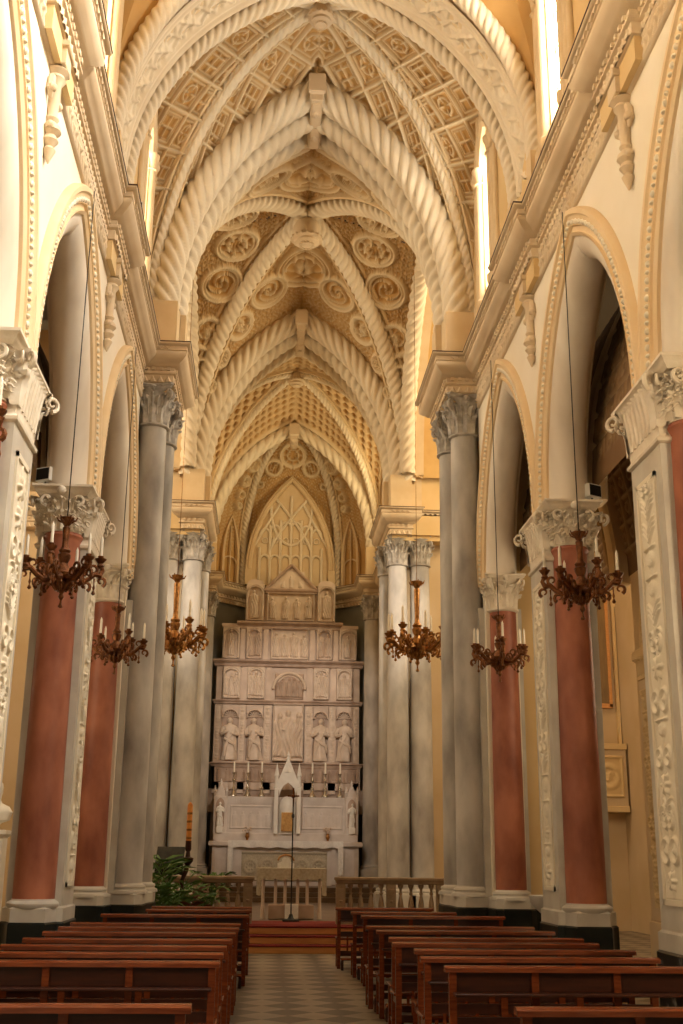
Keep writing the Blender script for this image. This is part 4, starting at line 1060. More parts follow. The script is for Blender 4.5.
for s in (-1, 1):
    x0, x1 = (-1.72, -.40) if s < 0 else (.50, 1.80)
    pn = panel((x0, 36.99, 2.62), (1, 0, 0), (0, 0, 1), x1-x0, .72, lambda u, v, w=x1-x0: np.maximum(sstep(.06-np.minimum(np.minimum(u, w-u), np.minimum(v, .72-v)), 0, .02), .6*figures(w, .72, 5, 60+s, frame=False, big=.7)(u, v)), .02, .04, .01); obj('retable_panel', pn, 'altar', t, None)
    mb = MB()
    for i in range(17):
        x = x0+.03+(x1-x0-.06)*i/16; mb.box(x-.018, 36.96, 3.40, x+.018, 37.0, 3.58)
    obj('fluting', mb, 'altar', t)
    c = s*2.05+.03
    mb = MB().bbox(c-.2, 36.8, 2.48, c+.2, 37.3, 3.60)
    mb.extr([(c-.19, 3.6), (c+.19, 3.6), (c, 4.0)], 36.85, 37.2)
    for dx in (-.18, .18): mb.lathe([(.045, 3.5), (.045, 3.72), (.06, 3.74), (.0, 3.95)], (c+dx, 36.85, 0), 6)
    mb.lathe([(.03, 3.95), (.05, 4.02), (.0, 4.15)], (c, 36.95, 0), 6)
    obj('pinnacle', mb, 'altar', t)
    x, z = arch_full(.13, .2, 8); obj('pinnacle_niche', MB().extr([(c+.13, 2.68)]+[(c+a, b+3.35) for a, b in zip(x, z)]+[(c-.13, 2.68)], 36.785, 36.81), 'marbledark', t)
    st = statue(.72, 4+s); st.v = [(a*.8+c, b*.6+36.74, q+2.70) for a, b, q in st.v]
    st.box(c-.09, 36.66, 2.50, c+.09, 36.81, 2.70)
    tag(obj('small_statue', st, 'white'), 'small white statue in the %s pinnacle of the high altar' % ('left' if s < 0 else 'right'), 'statue')
# tabernacle and canopy
mb = MB()
for dx in (-.34, .36):
    mb.bbox(.05+dx-.06, 36.6, 2.48, .05+dx+.06, 36.8, 3.85); mb.lathe([(.075, 3.85), (.085, 3.9), (.06, 3.95), (.06, 4.2), (.08, 4.23), (0, 4.65)], (.05+dx, 36.7, 0), 8)
x, z = arch_full(.25, .42, 12)
for (xa, za), (xb, zb) in zip(zip(x[:-1], z[:-1]), zip(x[1:], z[1:])):
    ga = lambda q: 3.95+(.36-abs(q))*2.4
    mb.add([(.06+xa, 36.6, za+3.6), (.06+xb, 36.6, zb+3.6), (.06+xb*1.3, 36.6, ga(xb*1.3)), (.06+xa*1.3, 36.6, ga(xa*1.3)), (.06+xa, 36.8, za+3.6), (.06+xb, 36.8, zb+3.6), (.06+xb*1.3, 36.8, ga(xb*1.3)), (.06+xa*1.3, 36.8, ga(xa*1.3))], [(0, 1, 2, 3), (0, 4, 5, 1), (3, 2, 6, 7)])
mb.lathe([(.16, 4.35), (.05, 4.7), (.09, 4.76), (.03, 4.82), (.05, 4.88), (0, 5.0)], (.06, 36.7, 0), 8)
obj('canopy', mb, 'white', t)
obj('tabernacle', MB().lathe([(.27, 2.48), (.27, 3.25), (.26, 3.35), (.20, 3.5), (.10, 3.6), (0, 3.62)], (.06, 36.9, 0), 24), 'white', t)
obj('tabernacle_door', MB().bbox(-.12, 36.56, 2.55, .24, 36.66, 3.12), 'gold', t)
# altar cloth
mb = MB(); n = 60; 
def drape(x0, x1, y0, z1, drop, n=60, side_=0):
    vs = []; 
    for j in range(5):
        for i in range(n+1):
            u = i/n; x = x0+(x1-x0)*u; f = j/4
            vs.append((x, y0-.02-.015*f*math.sin(u*n*.9), z1-drop*f-(.02*math.sin(u*40) if j == 4 else 0)))
    fs = [(j*(n+1)+i, (j+1)*(n+1)+i, (j+1)*(n+1)+i+1, j*(n+1)+i+1) for j in range(4) for i in range(n)]
    return MB().add(vs, fs)
cl = drape(-1.72, 1.78, YA-.15, 2.268, .2); cl.box(-1.72, YA-.17, 2.255, 1.78, 36.7, 2.27)
for s, x in ((-1, -1.72), (1, 1.78)):
    c2 = drape(min(x, x-s*.16), max(x, x-s*.16), YA-.16, 2.268, .98, 8); cl.add(c2.v, c2.f)
tag(obj('altar_cloth', cl, 'cloth'), 'white lace cloth over the high altar with hanging ends', 'tablecloth')
# candlesticks
def candlestick(hh=1.0):
    t = thing('altar_candlestick', '', 'candlestick', (0, 0, 0))
    obj('stick', MB().lathe([(.12, 0), (.12, .03), (.07, .10), (.035, .2), (.065, .25), (.03, .3), (.028, .45), (.06, .5), (.028, .55), (.03, .68), (.06, .72), (.06, .735)], n=14), 'silver', t)
    obj('candle', MB().lathe([(.030, .73), (.026, 1.04), (.004, 1.07)], n=10), 'candle', t)
    return t
cs0 = candlestick(); pos = [(-1.64, 'leftmost'), (-1.20, 'second from left'), (-.76, 'third from left'), (.84, 'third from right'), (1.25, 'second from right'), (1.72, 'rightmost')]
for i, (x, wd) in enumerate(pos):
    o = cs0 if i == 0 else copy_tree(cs0)
    o.location = (x, 37.12, 3.61); tag(o, 'silver altar candlestick with white candle, %s of the six on the high altar' % wd, 'candlestick', 'candlesticks on the high altar')
for s, x in ((-1, -1.15), (1, 1.32)):
    t = thing('flower_vase', 'small vase of pale flowers on the %s of the high altar shelf' % ('left' if s < 0 else 'right'), 'vase', (x, 36.5, 2.28))
    obj('vase', moved(MB().lathe([(.05, 0), (.03, .03), (.07, .12), (.04, .2), (.055, .23)], n=14), x, 36.5, 2.27), 'gilt', t)
    mb = MB(); rr = random.Random(5+s)
    for k in range(26):
        a = rr.random()*2*PI; q = rr.random()**.5*.15; mb.ball((x+q*math.cos(a), 36.5+q*math.sin(a)*.6, 2.55+.12*rr.random()), .028, 6)
        mb.tube([(x, 36.5, 2.45), (x+q*math.cos(a), 36.5+q*.6*math.sin(a), 2.58)], .005, 4)
    obj('flowers', mb, 'statue', t)

# the altar stands on the top step
for o in set(bpy.data.objects)-OBJ0:
    if o.parent is None:
        if o.type == 'EMPTY': o.location.z -= .13
        else: o.location.z = -.13
# ------------------------------------------------------------------ sanctuary floor, steps, balustrade, front altar
struct('floor', MB().box(-4.2, 23.05, 0, 4.2, 39.3, .45), 'paving')
t = thing('altar_steps', 'three red-carpeted wooden steps at the end of the central aisle', 'steps', (0, 22.6, 0))
for i, (y, z) in enumerate(((22.35, .15), (22.6, .30), (22.85, .455))):
    obj('riser', MB().bbox(-1.45, y, z-.15 if i == 0 else z-.15, 1.45, 23.06, z-.03), 'oak', t)
    obj('tread', MB().bbox(-1.47, y-.03, z-.035, 1.47, 23.08, z), 'carpet', t)
tag(obj('red_rug', MB().bbox(-1.2, 23.1, .452, 1.2, 24.4, .462, .004), 'carpet'), 'red carpet on the sanctuary floor behind the steps', 'carpet')
def balustrade(x0, x1, word):
    t = thing('balustrade', word, 'balustrade', ((x0+x1)/2, 23.4, .45)); y = 23.4
    obj('rail', MB().sweep([(x0, y-.11), (x1, y-.11), (x1, y+.11), (x0, y+.11)], [(-.03, 1.20), (0, 1.22), (.01, 1.26), (.03, 1.28), (.03, 1.32), (0, 1.33)], True), 'railstone', t)
    obj('plinth', MB().bbox(x0, y-.1, .45, x1, y+.1, .58), 'railstone', t)
    n = max(2, int((x1-x0)/.95)); xs = [x0+.09+(x1-x0-.18)*i/n for i in range(n+1)]
    for x in xs:
        mb = MB().bbox(x-.09, y-.09, .56, x+.09, y+.09, 1.21); mb.bbox(x-.06, y-.105, .66, x+.06, y-.08, 1.12); mb.lathe([(.02, 0), (.04, .03), (.02, .05)], (x, y-.1, .86), 8); obj('post', mb, 'railstone', t)
    for a, b in zip(xs[:-1], xs[1:]):
        m = 4
        for i in range(m):
            x = a+.09+(b-a-.18)*(i+.5)/m
            obj('baluster', MB().lathe([(.055, .57), (.055, .62), (.03, .65), (.05, .72), (.058, .80), (.045, .90), (.022, 1.0), (.04, 1.03), (.022, 1.06), (.03, 1.12), (.055, 1.16), (.055, 1.21)], (x, y, 0), 12), 'railstone', t)
balustrade(-2.95, -.82, 'low marble balustrade left of the altar steps, behind the plants')
balustrade(.80, 2.95, 'low marble balustrade right of the altar steps')
# front altar table
t = thing('altar_table', 'small lace-covered altar table on marble columns before the high altar', 'altar', (-.03, 25.3, .45))
obj('tabletop', MB().bbox(-.74, 25.0, 1.37, .68, 25.8, 1.45), 'marble', t)
for x in (-.62, -.36, -.16, .10, .30, .56):
    obj('column', MB().lathe([(.05, .72 if abs(x+.03) < .5 else .46), (.035, .78), (.033, 1.28), (.05, 1.33), (.055, 1.37)], (x, 25.1, 0), 12), 'statue', t)
obj('pedestal', MB().bbox(-.50, 25.0, .462, .44, 25.7, .74), 'marbledark', t)
obj('pedestal_front', MB().bbox(-.16, 24.96, .462, .12, 25.02, .76), 'cloth', t)
cl = drape(-.76, .70, 24.98, 1.462, .22, 40); cl.box(-.76, 24.96, 1.452, .70, 25.82, 1.465)
for s, x in ((-1, -.76), (1, .70)):
    c2 = drape(min(x, x-s*.10), max(x, x-s*.10), 24.97, 1.462, .52, 6); cl.add(c2.v, c2.f)
tag(obj('lace_cloth', cl, 'oldcloth'), 'beige lace cloth hanging over the small front altar table', 'tablecloth')
t = thing('missal_stand', 'cream cushion-shaped book stand on the small front altar table', 'book stand', (-.15, 25.3, 1.466))
x, z = arch_full(.15, .10, 10); obj('stand', MB().extr([(-.33, 1.466), (-.33, 1.56), (-.24, 1.60)]+[(-.15-xx*.6, zz*.8+1.60) for xx, zz in zip(x, z)]+[(-.06, 1.60), (.02, 1.56), (.02, 1.466)], 25.15, 25.4), 'cloth', t)
obj('carved_top', MB().tube([(-.15+.17*math.cos(a), 25.42, 1.60+.13*math.sin(a)) for a in np.linspace(.1, PI-.1, 12)], .02, 6), 'gilt', t)
t = thing('processional_cross', 'tall thin dark processional cross on a square base in the aisle centre', 'cross', (-.05, 24.2, .462))
obj('base', MB().bbox(-.22, 24.05, .462, .12, 24.35, .50).lathe([(.08, .5), (.05, .54), (.03, .6)], (-.05, 24.2, 0), 12), 'black', t)
obj('staff', MB().lathe([(.014, .5), (.013, 2.45), (.03, 2.48), (.03, 2.52), (.013, 2.55), (.013, 2.78)], (-.05, 24.2, 0), 10), 'black', t)
obj('cross', MB().box(-.065, 24.19, 2.70, -.035, 24.21, 3.06).box(-.17, 24.19, 2.88, .07, 24.21, 2.91).ball((-.05, 24.18, 2.89), .04, 8), 'bronze', t)

# left group: lectern, paschal candle, plants
t = thing('lectern', 'dark cloth-draped lectern among plants in front of left balustrade', 'lectern', (-2.36, 22.5, 0))
obj('post', MB().lathe([(.2, 0), (.2, .03), (.04, .06), (.03, 1.3), (.05, 1.5)], (-2.36, 22.5, 0), 12), 'black', t)
mb = MB().add([(-2.62, 22.3, 1.50), (-2.12, 22.3, 1.50), (-2.12, 22.7, 1.80), (-2.62, 22.7, 1.80), (-2.62, 22.3, 1.55), (-2.12, 22.3, 1.55), (-2.12, 22.7, 1.85), (-2.62, 22.7, 1.85)], [(0, 3, 2, 1), (4, 5, 6, 7), (0, 1, 5, 4), (1, 2, 6, 5), (2, 3, 7, 6), (3, 0, 4, 7)])
obj('desk', mb, 'wooddark', t)
mb = MB(); n = 14
vs = [(-2.63+.52*i/n, 22.28-.01*j*math.sin(i*1.4), 1.56+(.30 if j == 0 else -.10*(j-1))-.01*math.sin(i*2)) if j else (-2.63+.52*i/n, 22.68, 1.86) for j in range(4) for i in range(n+1)]
mb.add(vs, [(j*(n+1)+i, (j+1)*(n+1)+i, (j+1)*(n+1)+i+1, j*(n+1)+i+1) for j in range(3) for i in range(n)]); obj('cloth', mb, 'cloth_dark', t)
t = thing('paschal_candle', 'tall amber paschal candle on a dark carved stand left of the altar', 'candle', (-2.03, 22.6, 0))
obj('candle', MB().lathe([(.05, 1.95), (.05, 2.62), (.03, 2.66), (.005, 2.68)], (-2.05, 22.6, 0), 16), 'wax', t)
mb = MB()
for z in (2.0, 2.15, 2.3, 2.45): obj('wax_band', MB().lathe([(.051, z), (.054, z+.02), (.051, z+.04)], (-2.05, 22.6, 0), 12), 'gilt', t)
mb = MB().lathe([(.045, 1.78), (.06, 1.82), (.055, 1.95), (.06, 1.97)], (-2.05, 22.6, 0), 12); mb.lathe([(.02, 1.5), (.10, 1.60), (.11, 1.66), (.05, 1.68), (.035, 1.78)], (-2.05, 22.6, 0), 12)
mb.tube([(-2.05, 22.6, 1.6), (-2.07, 22.6, 1.45), (-2.14, 22.6, 1.25), (-2.10, 22.6, .8), (-2.05, 22.6, .3), (-2.05, 22.6, 0.04)], [.03, .05, .04, .05, .06, .10], 8); mb.lathe([(.22, 0), (.2, .05), (.08, .1)], (-2.05, 22.6, 0), 14)
for q in range(3):
    a = q*2.1; mb.tube([(-2.05, 22.6, .2), (-2.05+.15*math.cos(a), 22.6+.15*math.sin(a), .15), (-2.05+.24*math.cos(a), 22.6+.24*math.sin(a), .02)], [.04, .04, .05], 6)
obj('stand', mb, 'wooddark', t)
def palm(x, y, h, n, seed, word, m='green', broad=.08, z0=0):
    rr = random.Random(seed); t = thing('potted_palm', word, 'plant', (x, y, z0))
    obj('pot', MB().lathe([(.12, z0), (.16, z0+.22), (.18, z0+.24), (.18, z0+.28), (.15, z0+.28)], (x, y, 0), 16), 'pot', t)
    mb = MB(); st = MB()
    for k in range(n):
        a = 2*PI*k/n+rr.uniform(-.3, .3); L = h*rr.uniform(.65, 1.05); out = rr.uniform(.15, .42)*h; pts = []
        for i in range(9):
            u = i/8; pts.append(Vector((x+math.cos(a)*out*u**1.4, y+math.sin(a)*out*u**1.4*.7, z0+.27+L*(u-.42*u**2.6))))
        st.tube(pts, [.008*(1-i/10) for i in range(9)], 5)
        for i in range(2, 9):
            for s in (-1, 1):
                p = pts[i]; d = (pts[i]-pts[i-1]).normalized(); sd = d.cross(Vector((0, 0, 1))).normalized()*s
                ll = h*.24*(1.15-abs(i-5)/6); tip = p+(sd*.8+d*.7).normalized()*ll+Vector((0, 0, -ll*.25)); mid = p.lerp(tip, .45)+Vector((0, 0, ll*.08)); wv = d*broad*.35
                mb.add([p, mid-wv, tip, mid+wv], [(0, 1, 2, 3)])
    obj('foliage', mb, m, t, None); obj('stem', st, m, t)
palm(-2.62, 22.0, 2.35, 8, 3, 'green palm standing left of the draped lectern')
palm(-2.2, 22.1, 1.8, 9, 8, 'arching green palm in front of the lectern post')
palm(-1.85, 22.5, 1.6, 8, 14, 'leafy green plant right of the paschal candle')
palm(-1.98, 22.25, 1.35, 9, 15, 'reddish leafed plant below the paschal candle', 'rust', .09)
palm(-2.4, 21.75, 1.5, 9, 22, 'low green fern at the foot of the left plant group')
palm(-1.62, 23.9, 1.1, 10, 31, 'dark green plant behind the left balustrade near the high altar', z0=.45)

# ------------------------------------------------------------------ chandeliers
def chandelier_arm(mb, cm, a, r, zc, up, s=1.0):
    ca, sa = math.cos(a), math.sin(a); P = lambda q, z: (q*ca*s, q*sa*s, z*s)
    pts = [P(.05, zc), P(.12, zc-.07), P(.22, zc-.085), P(.30, zc-.03), P(.36, zc+.03), P(r, zc+.02), P(r+.03, zc+.08), P(r, zc+up-.06)]
    mb.tube(pts, [.034*s, .042*s, .034*s, .03*s, .034*s, .038*s, .028*s, .03*s], 7)
    for q0, z0, rr in ((.16, zc-.0, .06), (.27, zc-.12, .05), (.34, zc+.09, .05), (r+.02, zc-.05, .05), (.22, zc+.06, .05), (.10, zc-.10, .04)):
        mb.tube([P(q0+rr*math.cos(g)*(1-g/9), z0+rr*math.sin(g)*(1-g/9)) for g in np.linspace(-1.2, 4.6, 11)], [.024*s*(1-i/16) for i in range(11)], 5)
    c = P(r, 0)
    mb.lathe([(.02*s, (zc+up-.10)*s), (.045*s, (zc+up-.07)*s), (.028*s, (zc+up-.04)*s), (.06*s, (zc+up)*s), (.068*s, (zc+up+.018)*s), (.03*s, (zc+up+.02)*s), (.035*s, (zc+up+.05)*s)], (c[0], c[1], 0), 12)
    mb.lathe([(.004, (zc-.22)*s), (.026*s, (zc-.20)*s), (.006, (zc-.16)*s), (.016*s, (zc-.13)*s), (.006, (zc-.09)*s), (.012*s, (zc-.02)*s)], (P(r-.06, 0)[0], P(r-.06, 0)[1], 0), 8)
    cm.lathe([(.019*s, (zc+up+.03)*s), (.017*s, (zc+up+.26)*s), (.013*s, (zc+up+.27)*s), (.003*s, (zc+up+.30)*s)], (c[0], c[1], 0), 8)
def chandelier(s, narm, stem, m, twotier=False):
    """origin at the bottom pendant"""
    t = thing('candle_chandelier', '', 'chandelier')
    zc = .40; mb = MB()
    mb.lathe([(.004, 0), (.03, .015), (.012, .05), (.01, .09), (.035, .13), (.02, .17), (.06, .22), (.085, .27), (.05, .31), (.09, .35), (.11, .40), (.08, .46), (.045, .52), (.07, .58), (.075, .62), (.03, .66)], n=18)
    for k in range(8):
        a = 2*PI*k/8; mb.tube([(.06*math.cos(a), .06*math.sin(a), .20), (.12*math.cos(a), .12*math.sin(a), .28), (.10*math.cos(a), .10*math.sin(a), .36)], [.015, .022, .012], 6)
    mb.v = [(a*s, b*s, c*s) for a, b, c in mb.v]; obj('bowl', mb, m, t)
    mb = MB().lathe([(.045*s, .62*s), (.07*s, .67*s), (.04*s, .71*s), (.034*s, .78*s), (.045*s, (.62+stem)*s), (.03*s, (.64+stem)*s), (.055*s, (.68+stem)*s), (.08*s, (.72+stem)*s), (.085*s, (.74+stem)*s), (.02*s, (.745+stem)*s)], n=14)
    for k in range(6):
        a = 2*PI*k/6; mb.tube([(math.cos(a)*.03*s, math.sin(a)*.03*s, (.68+stem)*s), (math.cos(a)*.10*s, math.sin(a)*.10*s, (.71+stem)*s), (math.cos(a)*.12*s, math.sin(a)*.12*s, (.75+stem)*s)], [.014*s, .012*s, .006*s], 5)
    obj('stem', mb, m, t)
    for k in range(narm):
        a = 2*PI*k/narm+.35; mb = MB(); cm = MB()
        up = .20 if k % 2 == 0 else .12
        chandelier_arm(mb, cm, a, .42, zc, up, s)
        ar = obj('arm', mb, m, t); obj('candle', cm, 'candle', ar)
    return t
ch0 = chandelier(1.0, 6, .32, 'bronze'); ch1 = chandelier(1.52, 8, .58, 'gilt')
CH = [(-1, 3.0, 12.85, 4.38, 9.75, 0, 'bronze candle chandelier hanging left, before the second left pier'),
      (1, 3.0, 12.85, 4.38, 9.75, 0, 'bronze candle chandelier hanging right, before the second right pier'),
      (-1, 3.0, 17.72, 4.36, 9.85, 0, 'bronze candle chandelier hanging left, before the grey crossing pier'),
      (1, 3.0, 17.72, 4.36, 9.85, 0, 'bronze candle chandelier hanging right, before the grey crossing pier'),
      (-1, 3.12, 8.25, 4.38, 9.7, 0, 'bronze chandelier cut off by the left picture edge'),
      (1, 3.12, 8.25, 4.38, 9.7, 0, 'bronze chandelier cut off by the right picture edge'),
      (-1, 2.68, 24.5, 5.55, 15.9, 1, 'larger gilt chandelier on the left, before the paired chancel columns'),
      (1, 2.58, 24.5, 5.55, 15.9, 1, 'larger gilt chandelier on the right, before the paired chancel columns')]
first = {0: True, 1: True}
for i, (s, x, y, z, zt, kind, word) in enumerate(CH):
    p = (ch0, ch1)[kind]; o = p if first[kind] else copy_tree(p)
    first[kind] = False
    protos = None
    o.location = (s*x, y, z); o.rotation_euler = (0, 0, (i*.37) % 1.0)
    tag(o, word, 'chandelier', 'candle chandeliers along the nave')
    CH[i] = (o, s*x, y, z, zt, kind)
for o, x, y, z, zt, kind in CH:     # suspension cords, one length each
    top = zt-z; b = 1.06 if kind == 0 else 2.0
    me = to_mesh('cord', np.array(MB().tube([(0, 0, b), (0, 0, top)], .007, 6).v), MB().tube([(0, 0, b), (0, 0, top)], .007, 6).f)
    c = bpy.data.objects.new('suspension_cord', me); COL.objects.link(c); me.materials.append(M['black'] if kind == 0 else M['gilt']); c.parent = o

# ------------------------------------------------------------------ pews
def pew(L):
    t = thing('church_pew', '', 'pew'); h = L/2
    # origin: centre, under the top rail; +y is towards the altar
    mb = MB(); sec = [(-.055, .885), (-.05, .915), (-.02, .93), (.03, .93), (.05, .912), (.052, .885)]
    mb.extx(sec, -h, h); obj('top_rail', mb, 'wood', t)
    obj('back_panel', MB().bbox(-h+.04, -.012, .74, h-.04, .012, .89, .004).bbox(-h+.04, -.012, .48, h-.04, .012, .56, .004), 'wooddark', t)
    npst = 4
    for i in range(npst):
        x = -h+.06+(L-.12)*i/(npst-1)
        mb = MB().bbox(x-.028, -.03, 0, x+.028, .03, .89, .006)
        obj('post', mb, 'wood', t)
    obj('seat', MB().bbox(-h+.02, .05, .43, h-.02, .43, .46), 'wood', t)
    for x in (-h+.06, 0, h-.06):
        mb = MB().bbox(x-.025, .36, 0, x+.025, .41, .43, .006); mb.box(x-.018, .02, .36, x+.018, .38, .42); mb.box(x-.015, .0, .10, x+.015, .38, .14); obj('leg', mb, 'wood', t)
    obj('lower_rail', MB().bbox(-h+.05, -.02, .22, h-.05, .02, .27, .004).bbox(-h+.05, .375, .16, h-.05, .40, .21, .004), 'wooddark', t)
    # kneeler and shelf on the camera side
    obj('kneeler', MB().bbox(-h+.08, -.34, .15, h-.08, -.19, .18), 'wood', t)
    for x in (-h+.10, 0, h-.10):
        mb = MB().bbox(x-.02, -.30, 0, x+.02, -.22, .15, .005); mb.box(x-.015, -.24, .06, x+.015, .0, .10); obj('kneeler_bracket', mb, 'wooddark', t)
    obj('shelf', MB().bbox(-h+.06, -.15, .72, h-.06, -.0, .74, .004), 'wooddark', t)
    for i in range(7):
        x = -h+.2+(L-.4)*i/6; obj('slat', MB().bbox(x-.014, -.012, .26, x+.014, .012, .49, .004), 'wood', t)
    return t
PW = pew(2.05); PS = pew(1.6)
rowsR = [(6.89, .82), (9.41, .80), (10.24, .72), (11.06, .77), (11.88, .66), (12.60, .70), (13.75, .68), (14.58, .63), (17.02, .77), (18.16, .71), (19.55, .56)]
rowsL = [(6.98, -1.0), (9.69, -.94), (10.50, -.94), (11.3, -.94), (12.15, -.91), (13.15, -.90), (14.0, -.88), (14.85, -.88), (16.95, -.80), (18.45, -.78), (19.50, -.79)]
nth = ['first', 'second', 'third', 'fourth', 'fifth', 'sixth', 'seventh', 'eighth', 'ninth', 'tenth', 'eleventh']
used = set()
for sd, rows in (('right', rowsR), ('left', rowsL)):
    for i, (y, x) in enumerate(rows):
        short = i >= 9; p = PS if short else PW; L = 1.6 if short else 2.05
        o = p if id(p) not in used else copy_tree(p)
        used.add(id(p)); cx = x+L/2 if sd == 'right' else x-L/2
        o.location = (cx, y, 0)
        tag(o, 'dark wooden pew, %s row from the camera on the %s of the aisle' % (nth[i], sd), 'pew', 'pews on the %s of the aisle' % sd)

# ------------------------------------------------------------------ side objects
# marble bust and pedestal in the left transept, font, cantoria
t = thing('marble_pedestal', 'tall white marble pedestal under the bust in the left aisle', 'pedestal', (-5.72, 22.8, .0))
obj('shaft', MB().bbox(-5.93, 22.6, .25, -5.51, 23.02, 2.0).sweep([(-5.96, 22.56), (-5.48, 22.56), (-5.48, 23.06), (-5.96, 23.06)], [(0, 0), (0, .2), (-.04, .26)], True), 'white', t)
obj('cap', MB().sweep([(-5.93, 22.59), (-5.51, 22.59), (-5.51, 23.03), (-5.93, 23.03)], [(0, 1.98), (.06, 2.05), (.06, 2.12), (0, 2.13)], True), 'white', t)
mb = MB(); n = 20; vs = []
pr = [(0, .10, .09), (.06, .07, .07), (.10, .12, .10), (.14, .26, .14), (.26, .31, .15), (.34, .24, .12), (.39, .10, .08), (.44, .065, .07), (.49, .075, .09), (.55, .092, .11), (.62, .095, .115), (.68, .08, .10), (.72, .04, .05), (.735, .004, .004)]
for z, rx, ry in pr:
    for k in range(n):
        a = 2*PI*k/n; no = .03 if (.5 < z < .6 and abs(a-1.5*PI) < .2) else 0; vs.append((-5.72+rx*math.cos(a), 22.8+ry*math.sin(a)-no, 2.13+z*1.25))
mb.add(vs, [(j*n+k, j*n+(k+1) % n, (j+1)*n+(k+1) % n, (j+1)*n+k) for j in range(len(pr)-1) for k in range(n)]+[tuple(range(n))[::-1]])
tag(obj('marble_bust', mb, 'white'), 'white marble bust on its pedestal at the left picture edge', 'bust')
t = thing('holy_water_font', 'marble holy water font on a stem between the right arcade piers', 'font', (3.6, 17.6, 0))
obj('bowl', MB().lathe([(.06, .9), (.12, .95), (.24, 1.05), (.28, 1.16), (.29, 1.2), (.26, 1.2), (.2, 1.12), (.05, 1.08)], (3.6, 17.6, 0), 22), 'base', t)
obj('stem', MB().lathe([(.2, 0), (.2, .08), (.10, .14), (.07, .4), (.09, .6), (.06, .85), (.08, .92)], (3.6, 17.6, 0), 18), 'base', t)
t = thing('cantoria', 'carved gallery front on the far wall of the right transept', 'gallery', (7.0, 29.4, 2.6))
obj('parapet', MB().bbox(5.0, 29.25, 3.0, 8.55, 29.74, 4.45), 'aisle', t)
for i in range(4):
    x0 = 5.1+i*.86; pn = panel((x0, 29.24, 3.2), (1, 0, 0), (0, 0, 1), .78, 1.05, lambda u, v: np.maximum(sstep(.07-np.minimum(np.minimum(u, .78-u), np.minimum(v, 1.05-v)), 0, .02), rosette(np.hypot(u-.39, v-.52), np.arctan2(v-.52, u-.39), .28, i % 3)*.7), .025, .05, .0); obj('relief_panel', pn, 'wallgold', t, None)
obj('cornice', MB().bbox(4.95, 29.18, 4.4, 8.56, 29.74, 4.55).bbox(4.98, 29.2, 2.85, 8.56, 29.74, 3.0), 'wallgold', t)
t = thing('framed_panel', 'tall framed wooden panel in an arch on the right transept wall', 'panel', (7.9, 29.7, 5.6))
obj('panel', MB().bbox(7.45, 29.66, 5.6, 8.35, 29.74, 9.0), 'paint', t); mb = MB()
for a in ((7.40, 5.52, 7.48, 9.08), (8.32, 5.52, 8.40, 9.08), (7.4, 5.5, 8.4, 5.62), (7.4, 8.98, 8.4, 9.1)): mb.bbox(a[0], 29.62, a[1], a[2], 29.74, a[3])
obj('frame', mb, 'oak', t)
tag(obj('blind_arch', arch_band(.75, 1.4, 8.2, [(0, 29.75), (0, 29.62), (.1, 29.58), (.2, 29.62), (.2, 29.75)], 18, 'xz', 7.75).box(6.82, 29.6, 4.56, 7.0, 29.74, 8.2).box(8.5, 29.6, 4.56, 8.58, 29.74, 8.2), 'wallgold'), 'plaster arch around the framed panel in the right transept', 'arch')
t = thing('wall_sconce', 'small dark wall sconce beside the framed panel in the right transept', 'lamp', (7.3, 29.55, 6.2))
obj('bracket', MB().tube([(7.25, 29.7, 6.0), (7.25, 29.5, 6.0), (7.25, 29.42, 6.2)], .04, 8).ball((7.25, 29.45, 6.35), .12, 10, (1, 1, 1.5)), 'black', t)
tag(obj('loudspeaker', MB().bbox(7.55, 29.4, 4.56, 7.75, 29.6, 5.2), 'black'), 'slim black loudspeaker standing on the right transept gallery', 'speaker')
# side chapel portals on the aisle walls
def portal(word, yc, flip=1):
    t = thing('chapel_arch', word, 'arch', (5.7, yc, 0))
    for s in (-1, 1):
        y = yc+s*1.35
        obj('jamb', MB().bbox(5.52, y-.3, .8, 5.8, y+.3, 4.6).bbox(5.46, y-.36, 0, 5.8, y+.36, .8), 'aisle', t)
        pn = panel((5.515, y-.2, 1.0), (0, 0, 1), (0, 1, 0), 3.4, .4, lambda u, v: arabesque(.4, 44+s)(v, u), .02, .05, .0); obj('relief_panel', pn, 'wallgold', t, None)
        mb = MB(); P = [(5.8, y+.3), (5.52, y+.3), (5.52, y-.3), (5.8, y-.3)]
        mb.sweep(P[::-1], [(0, 4.55), (.04, 4.6), (.0, 4.64), (.03, 4.9), (.10, 4.98), (.10, 5.05), (0, 5.05)]) if False else mb.bbox(5.44, y-.38, 4.9, 5.8, y+.38, 5.05)
        mb.bbox(5.5, y-.32, 4.56, 5.8, y+.32, 4.64)
        for k in range(4): leaf(mb, 5.53, y-.24+.16*k, -1, 0, 4.62, .3, .15, .12)
        obj('jamb_capital', mb, 'wallgold', t)
    obj('moulded_arch', arch_band(1.05, 1.6, 5.05, [(0, 5.8), (0, 5.6), (.12, 5.52), (.25, 5.58), (.35, 5.50), (.55, 5.55), (.6, 5.8)], 22, 'yz', yc), 'wallgold', t)
    mb = MB(); X, Z = arch_path(1.22, 1.77, 5.05, 40)
    for x, z in zip(X[::2], Z[::2]): mb.ball((5.5, yc+x, z), .05, 6)
    obj('bead_course', mb, 'wallgold', t)
for MX in (1, -1):
    portal('moulded side chapel arch with relief jambs on the %s aisle wall, farthest seen' % side(), 17.0 if MX > 0 else 17.34)
    portal('moulded side chapel arch with relief jambs on the %s aisle wall, behind the arcade' % side(), 12.72)
MX = 1
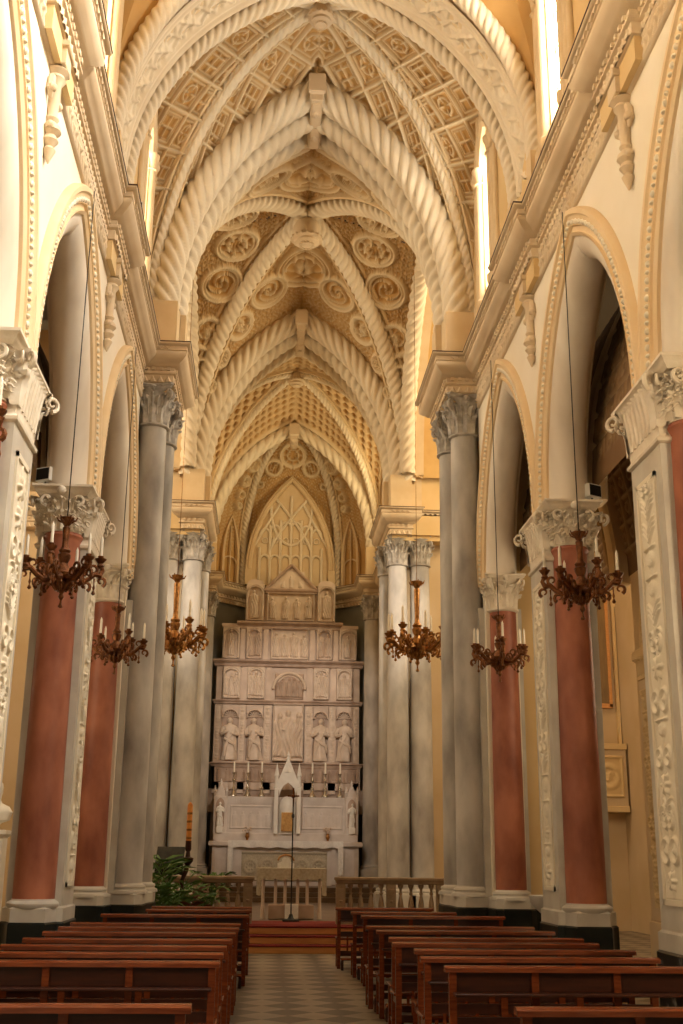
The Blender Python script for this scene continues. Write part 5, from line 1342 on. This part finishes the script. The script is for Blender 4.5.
# floodlights on the capitals and cornice
def floodlight(x, y, z, word, yawf, aim, power):
    t = thing('floodlight', word, 'lamp', (x, y, z))
    c, s = math.cos(yawf), math.sin(yawf)
    obj('bracket', MB().lathe([(.06, z), (.06, z+.015), (.015, z+.02), (.015, z+.09)], (x, y, 0), 10), 'black', t)
    mb = MB().obox((x, y), yawf, .11, .07, z+.09, z+.27); obj('housing', mb, 'lampglass', t)
    mb = MB().obox((x-s*0+math.sin(yawf)*.0, y), yawf, .10, .075, z+.105, z+.255); obj('lens', mb, 'black', t)
    if power: spot((x+math.copysign(.28, x), y, z+.25), aim, power, 60)
floodlight(3.66, 14.46, 6.30, 'white floodlight on the capital of the second right pier', .5, (4.75, 15.6, 9.2), 22)
floodlight(-3.62, 14.46, 6.30, 'white floodlight on the capital of the second left pier', -.5, (-4.75, 15.6, 9.2), 22)
floodlight(-2.80, 15.0, 10.66, 'dark floodlight standing on the left cornice', .3, (-1, 17.5, 16), 0)

def added_altar_floodlight(x, word):  # unseen floodlights added so the altar is bright enough
    y, z = 21.15, 10.66
    t = thing('floodlight', word, 'lamp', (x, y, z))
    obj('bracket', MB().lathe([(.08, z), (.08, z+.02), (.02, z+.03), (.02, z+.12)], (x, y, 0), 10), 'black', t)
    obj('housing', MB().bbox(x-.16, y-.12, z+.12, x+.16, y+.10, z+.34), 'black', t)
    spot((x, y+.2, z+.24), (0.05, 37.0, 4.7), 2700, 33, (1, .87, .72), .12)
added_altar_floodlight(2.72, 'added unseen black floodlight on the right crossing cornice, brightening the altar')
added_altar_floodlight(-2.72, 'added unseen black floodlight on the left crossing cornice, brightening the altar')

# unseen windows added to frame the fill lights of aisles and transept arms
def added_fill_window(c, hw, hh, wallx=None, wally=None):
    WN[0] += 1
    def B(a0, a1, z0, z1, d0, d1):
        if wallx is not None:
            sg = math.copysign(1, wallx); xs = sorted((wallx-sg*d0, wallx-sg*d1)); return (xs[0], c[0]+a0, z0, xs[1], c[0]+a1, z1)
        return (c[0]+a0, wally+d0, z0, c[0]+a1, wally+d1, z1)
    f = MB(); z = c[1]
    for a in ((-hw-.1, -hw, z-hh-.1, z+hh+.1), (hw, hw+.1, z-hh-.1, z+hh+.1), (-hw, hw, z-hh-.1, z-hh), (-hw, hw, z+hh, z+hh+.1)): f.box(*B(*a, -.02, .14))
    wdw = struct('window_%d' % WN[0], f, 'rib')
    obj('window_pane', MB().box(*B(-hw, hw, z-hh, z+hh, .0, .03)), 'glass', wdw)  # glowing pane of an added window
for sg in (1, -1):
    added_fill_window((6.0, 4.6), .62, 1.25, wallx=5.8*sg); added_fill_window((16.4, 5.0), .62, 1.25, wallx=5.8*sg)
    added_fill_window((7.2*sg, 7.0 if sg > 0 else 5.0), 1.05, 1.55, wally=19.6)
